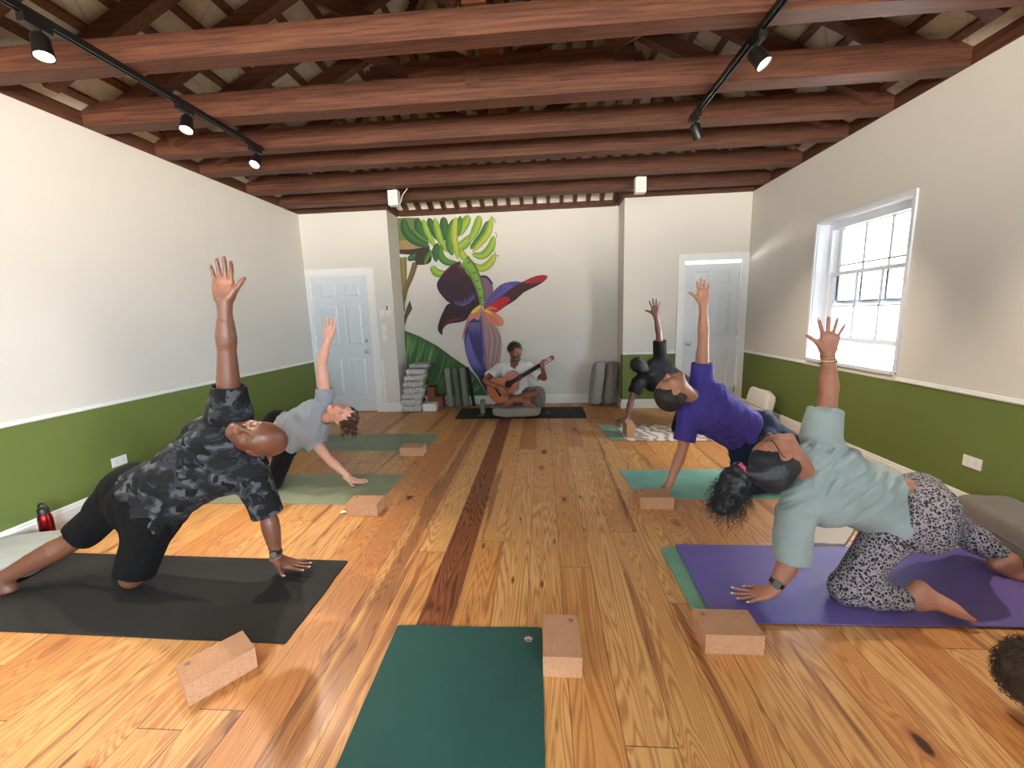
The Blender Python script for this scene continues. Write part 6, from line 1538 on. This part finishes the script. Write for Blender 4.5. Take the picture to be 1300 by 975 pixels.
def guitar():
    e = thing('acoustic_guitar', 'amber classical guitar with cutaway held by the guitarist, neck pointing up right', 'guitar', (-.45, 5.55, .4))
    # guitar plane: u along the neck, v across, n towards the room
    O = np.array([-.505, 5.475, .445]); u = nrm([.86, .0, .50]); n = nrm([.0, -1, .10]); n = nrm(n-u*(n@u)); v = np.cross(n, u)
    v = -v if v[2] < 0 else v
    G = lambda a, b, c=0: O+u*a+v*b+n*c
    # half widths along the length (a from the tail -.25 to the neck joint +.23)
    aa = np.array([-.25, -.235, -.20, -.15, -.10, -.05, 0., .05, .10, .15, .19, .215, .23]); ww = np.array([.03, .09, .145, .178, .183, .165, .133, .118, .128, .141, .132, .10, .045])
    A = np.linspace(0, 1, 60); a_ = -.25+.48*(1-np.cos(A*PI))/2; w_ = np.interp(a_, aa, ww)
    for _ in range(2): w_ = np.convolve(np.pad(w_, 1, 'edge'), [.25, .5, .25], 'valid')
    low = w_.copy(); cut = a_ > .115; low[cut] = np.interp(a_[cut], [.115, .135, .165, .20, .23], [.128, .118, .066, .038, .034])
    outline = [(a, b) for a, b in zip(a_, w_)]+[(a, -b) for a, b in zip(a_[::-1], low[::-1])]
    D = .09; cedar = wood('amber cedar top', srgb(160, 76, 26), srgb(184, 96, 38), .25, 2.); side = wood('rosewood sides', srgb(92, 44, 26), srgb(124, 64, 38), .3, 2.)
    def plate(c0, c1, sc=1., mi=0):
        b = BM(); lo = [b.verts.new(G(x*sc, y*sc, c0)) for x, y in outline]; hi = [b.verts.new(G(x*sc, y*sc, c1)) for x, y in outline]; N = len(lo)
        b.faces.new(lo[::-1]); b.faces.new(hi)
        for i in range(N): b.faces.new([lo[i], lo[(i+1) % N], hi[(i+1) % N], hi[i]])
        return b
    ob('guitar_body', plate(-D, -.003), side, e, smooth=True); ob('soundboard', plate(-.003, 0), cedar, e, smooth=True)
    rim = [G(x*.998, y*.998, .0005) for x, y in outline]; ob('binding', tube(BM(), rim, .0025, 6, closed=True), plain('dark binding', srgb(58, 28, 18), .3), e, smooth='all')
    ob('sound_hole', lathe(BM(), G(.055, 0, 0), n, [(.0002, .043), (.0006, .043)], 36), plain('painted shade of the guitar inside', srgb(18, 10, 8), .9), e)  # dark disc on the soundboard stands in for the shade inside the hole
    ob('rosette', tube(BM(), [G(.055+.050*math.cos(t), .050*math.sin(t), .0008) for t in np.linspace(0, 2*PI, 49)[:-1]], .0045, 6, closed=True), plain('dark rosette', srgb(50, 36, 26), .4), e, smooth='all')
    dk = plain('dark ebony', srgb(26, 18, 15), .7, spec=.2); mah = wood('reddish neck wood', srgb(124, 62, 38), srgb(150, 82, 52), .35, 2.)
    def bar(a0, a1, b0, b1, c0, c1, m, nm, w1=None, bev=.001):
        b = BM(); h0, h1 = (b1-b0)/2, (w1 if w1 else (b1-b0))/2; m_ = (b0+b1)/2
        vs = [b.verts.new(G(a, m_+q*h, c)) for a, h in ((a0, h0), (a1, h1)) for q, c in ((-1, c0), (1, c0), (1, c1), (-1, c1))]
        for f in [(0, 1, 2, 3), (7, 6, 5, 4), (0, 4, 5, 1), (1, 5, 6, 2), (2, 6, 7, 3), (3, 7, 4, 0)]: b.faces.new([vs[i] for i in f])
        return ob(nm, b, m, e, bevel=bev, seg=1)
    bar(-.135, -.105, -.085, .085, 0, .010, dk, 'bridge'); bar(.10, .56, -.031, .031, .0005, .008, dk, 'fretboard', .052); bar(.22, .57, -.028, .028, -.02, .0, mah, 'neck', .048)
    m_fret = plain('dull fret wire', srgb(90, 82, 72), .6, .3)
    for i in range(1, 15):
        a = .56-.65*(1-2**(-i/12)); bar(a, a+.0009, -.028, .028, .008, .0087, m_fret, 'fret', bev=0)
    bar(.56, .565, -.026, .026, .006, .0105, m_plast, 'nut', bev=0)
    # slotted headstock
    for b0, b1 in ((-.034, -.022), (-.006, .006), (.022, .034)): bar(.585, .72, b0, b1, -.018, -.002, mah, 'headstock', bev=0)
    bar(.565, .59, -.032, .032, -.018, .0, mah, 'headstock'); bar(.71, .755, -.036, .036, -.018, -.002, mah, 'headstock', .05)
    for i in range(3):
        for q in (-1, 1):
            a = .61+.042*i; b = tube(BM(), [G(a, q*.008, -.010), G(a, q*.052, -.010)], .003, 8); tube(b, [G(a-.009, q*.052, -.010), G(a+.009, q*.052, -.010)], .0055, 8); ob('tuning_peg', b, m_plast, e, smooth='all')
    for i in range(6):
        y = (-.5+i/5)*.058; ob('string', tube(BM(), [G(-.118, y, .012), G(.562, y*.72, .0105)], .0005, 5), m_metal, e, smooth='all')
guitar()

# ---------------------------------------------------------------- the person whose curly head just enters the frame at the right
def person_edge():
    hc = np.array([1.655, 1.325, .125]); up, fw = nrm([-1, .05, .12]), nrm([-.1, .0, -1]); s = .96; y0 = 1.27
    j = dict(shR=np.array([1.90, y0+.17, .17]), shL=np.array([1.90, y0-.17, .17]), hipR=np.array([2.42, y0+.085, .27]), hipL=np.array([2.42, y0-.085, .27]))
    S = Sdf(); fr = (-.2, 0, -1); pm, cm, ax, frn, lat, L = torso(S, j, fr, s, 1, .85, off=-.006)
    eL, wL = np.array([2.12, y0-.27, .07]), np.array([2.38, y0-.27, .045]); eR, wR = np.array([2.12, y0+.27, .07]), np.array([2.38, y0+.27, .045])
    kL, aL = np.array([2.06, y0-.16, .07]), np.array([2.46, y0-.12, .07]); kR, aR = np.array([2.06, y0+.16, .07]), np.array([2.46, y0+.12, .07])
    arm(S, j['shR'], eR, wR, s, .95); arm(S, j['shL'], eL, wL, s, .95); leg(S, j['hipR'], kR, aR, s); leg(S, j['hipL'], kL, aL, s)
    hand(S, wR, (1, 0, -.05), (0, 1, 0), True, sc=.95, curl=(.2, .2, .2, .2)); hand(S, wL, (1, 0, -.05), (0, -1, 0), False, sc=.95, curl=(.2, .2, .2, .2))
    foot(S, aR, (1, 0, -.1), (.1, 0, 1)); foot(S, aL, (1, 0, -.1), (.1, 0, 1))
    head(S, hc, up, fw, .98, neck=cm+ax*.01, nr=.052)
    o = body_mesh('person', S, .006, skincol((150, 104, 84)), 'person bowed to the floor, only dark curly hair showing at the right edge', 'person', m_skin)
    T = Sdf(); torso(T, j, fr, s, 1.1, 1.05, off=.02); sleeve(T, j['shR'], eR, .6, .074, .072); sleeve(T, j['shL'], eL, .6, .074, .072); neckhole(T, cm, hc, .056); T.disp = folds(61, 26, .007, ax, .3); T.da = .01
    cloth('grey_tee', T, .008, clothmat('mid grey cotton', srgb(110, 112, 116)), o)
    B = Sdf(); B.cone(j['hipR'], j['hipL'], .11, .11, .05)
    for h_, k_, a_ in ((j['hipR'], kR, aR), (j['hipL'], kL, aL)): B.cone(h_, k_, .10, .07, .05); B.cap(k_, lerp(k_, a_, .9), .068, .048, .03)
    cloth('dark_leggings', B, .008, clothmat('dark jersey', srgb(30, 30, 34)), o)
    AX = [nrm(np.cross(nrm(fw-up*(fw@up)), up)), nrm(fw-up*(fw@up)), up]; X = lambda x, y, z: hc+(AX[0]*x+AX[1]*y+AX[2]*z)
    H = Sdf(); H.ell(X(0, -.025, .04), [.088, .108, .095], AX, .02); H.cone(X(0, -.06, .0), X(0, -.06, -.06), .06, .055, .03); H.ell(X(0, .125, -.02), [.09, .085, .105], AX, .01, 's'); H.disp = lambda P: .006*snoise(P, 7, 90, 4); H.da = .01
    hm = hairmat('dark brown curls', srgb(50, 38, 32), .6); ho = cloth('curly_hair', H, .006, hm, o, 0); g = np.random.default_rng(14); P0, D0 = [], []
    for i in range(1500):
        w_ = nrm(g.normal(size=3)); 
        if w_[1] > .35 and w_[2] < .5: continue
        P0.append(X(w_[0]*.088, -.025+w_[1]*.106, .04+w_[2]*.094)); D0.append(AX[0]*w_[0]+AX[1]*w_[1]+AX[2]*w_[2])
    curls(P0, D0, .022, .006, 1.5, .0011, 'ringlets', hm, ho, 7, seg=14)
person_edge()
# ================================================================ light
w = bpy.data.worlds.new('sky'); SC.world = w; w.use_nodes = True
bg = w.node_tree.nodes['Background']; bg.inputs[0].default_value = (.80, .91, 1.0, 1); bg.inputs[1].default_value = 9.0
# hazy sky: brightest low on the side the right hand windows look out to
_t = w.node_tree; tc = _t.nodes.new('ShaderNodeTexCoord'); dp = _t.nodes.new('ShaderNodeVectorMath'); dp.operation = 'DOT_PRODUCT'; _t.links.new(tc.outputs['Generated'], dp.inputs[0]); dp.inputs[1].default_value = Vector((.94, -.10, .22)).normalized()
mr = _t.nodes.new('ShaderNodeMapRange'); _t.links.new(dp.outputs['Value'], mr.inputs[0]); mr.inputs[1].default_value = .35; mr.inputs[2].default_value = 1.; mr.inputs[3].default_value = 9.; mr.inputs[4].default_value = 110.; 
# glow added below the horizon, where no ground is built, to light the joists
sx = _t.nodes.new('ShaderNodeSeparateXYZ'); _t.links.new(tc.outputs['Generated'], sx.inputs[0]); gr = _t.nodes.new('ShaderNodeMapRange'); _t.links.new(sx.outputs[2], gr.inputs[0])
gr.inputs[1].default_value = -.02; gr.inputs[2].default_value = -.12; gr.inputs[3].default_value = 0; gr.inputs[4].default_value = 1
mg = _t.nodes.new('ShaderNodeMath'); mg.operation = 'MULTIPLY_ADD'; _t.links.new(gr.outputs[0], mg.inputs[0]); mg.inputs[1].default_value = 42.; _t.links.new(mr.outputs[0], mg.inputs[2]); _t.links.new(mg.outputs[0], bg.inputs[1])
mc = _t.nodes.new('ShaderNodeMix'); mc.data_type = 'RGBA'; _t.links.new(gr.outputs[0], mc.inputs[0]); mc.inputs[6].default_value = (.78, .91, 1, 1); mc.inputs[7].default_value = (1, .93, .82, 1); _t.links.new(mc.outputs[2], bg.inputs[0])
def portal(loc, size, d):
    li = bpy.data.lights.new('window_light', 'AREA'); li.shape = 'RECTANGLE'; li.size, li.size_y = size; li.cycles.is_portal = True
    o = bpy.data.objects.new('window_light', li); COL.objects.link(o); o.location = loc; o.rotation_euler = Vector(d).to_track_quat('-Z', 'Z').to_euler()
for (a, b, c, d) in (W1, W3_): portal((XR+.245, (a+b)/2, (c+d)/2), (b-a, d-c), (-1, 0, 0))
for (a, b) in REARW: portal(((a+b)/2, YB-.2, 1.475), (b-a, 1.55), (0, 1, 0))
vs = SC.view_settings; SC.display_settings.display_device = 'sRGB'
vs.view_transform = 'Standard'; vs.look = 'None'; vs.gamma = 1; vs.use_curve_mapping = False; vs.exposure = 0.52
SC.cycles.max_bounces = 8; SC.cycles.diffuse_bounces = 5; SC.cycles.glossy_bounces = 3; SC.cycles.transmission_bounces = 6
SC.cycles.sample_clamp_indirect = 6; SC.cycles.caustics_reflective = False; SC.cycles.caustics_refractive = False
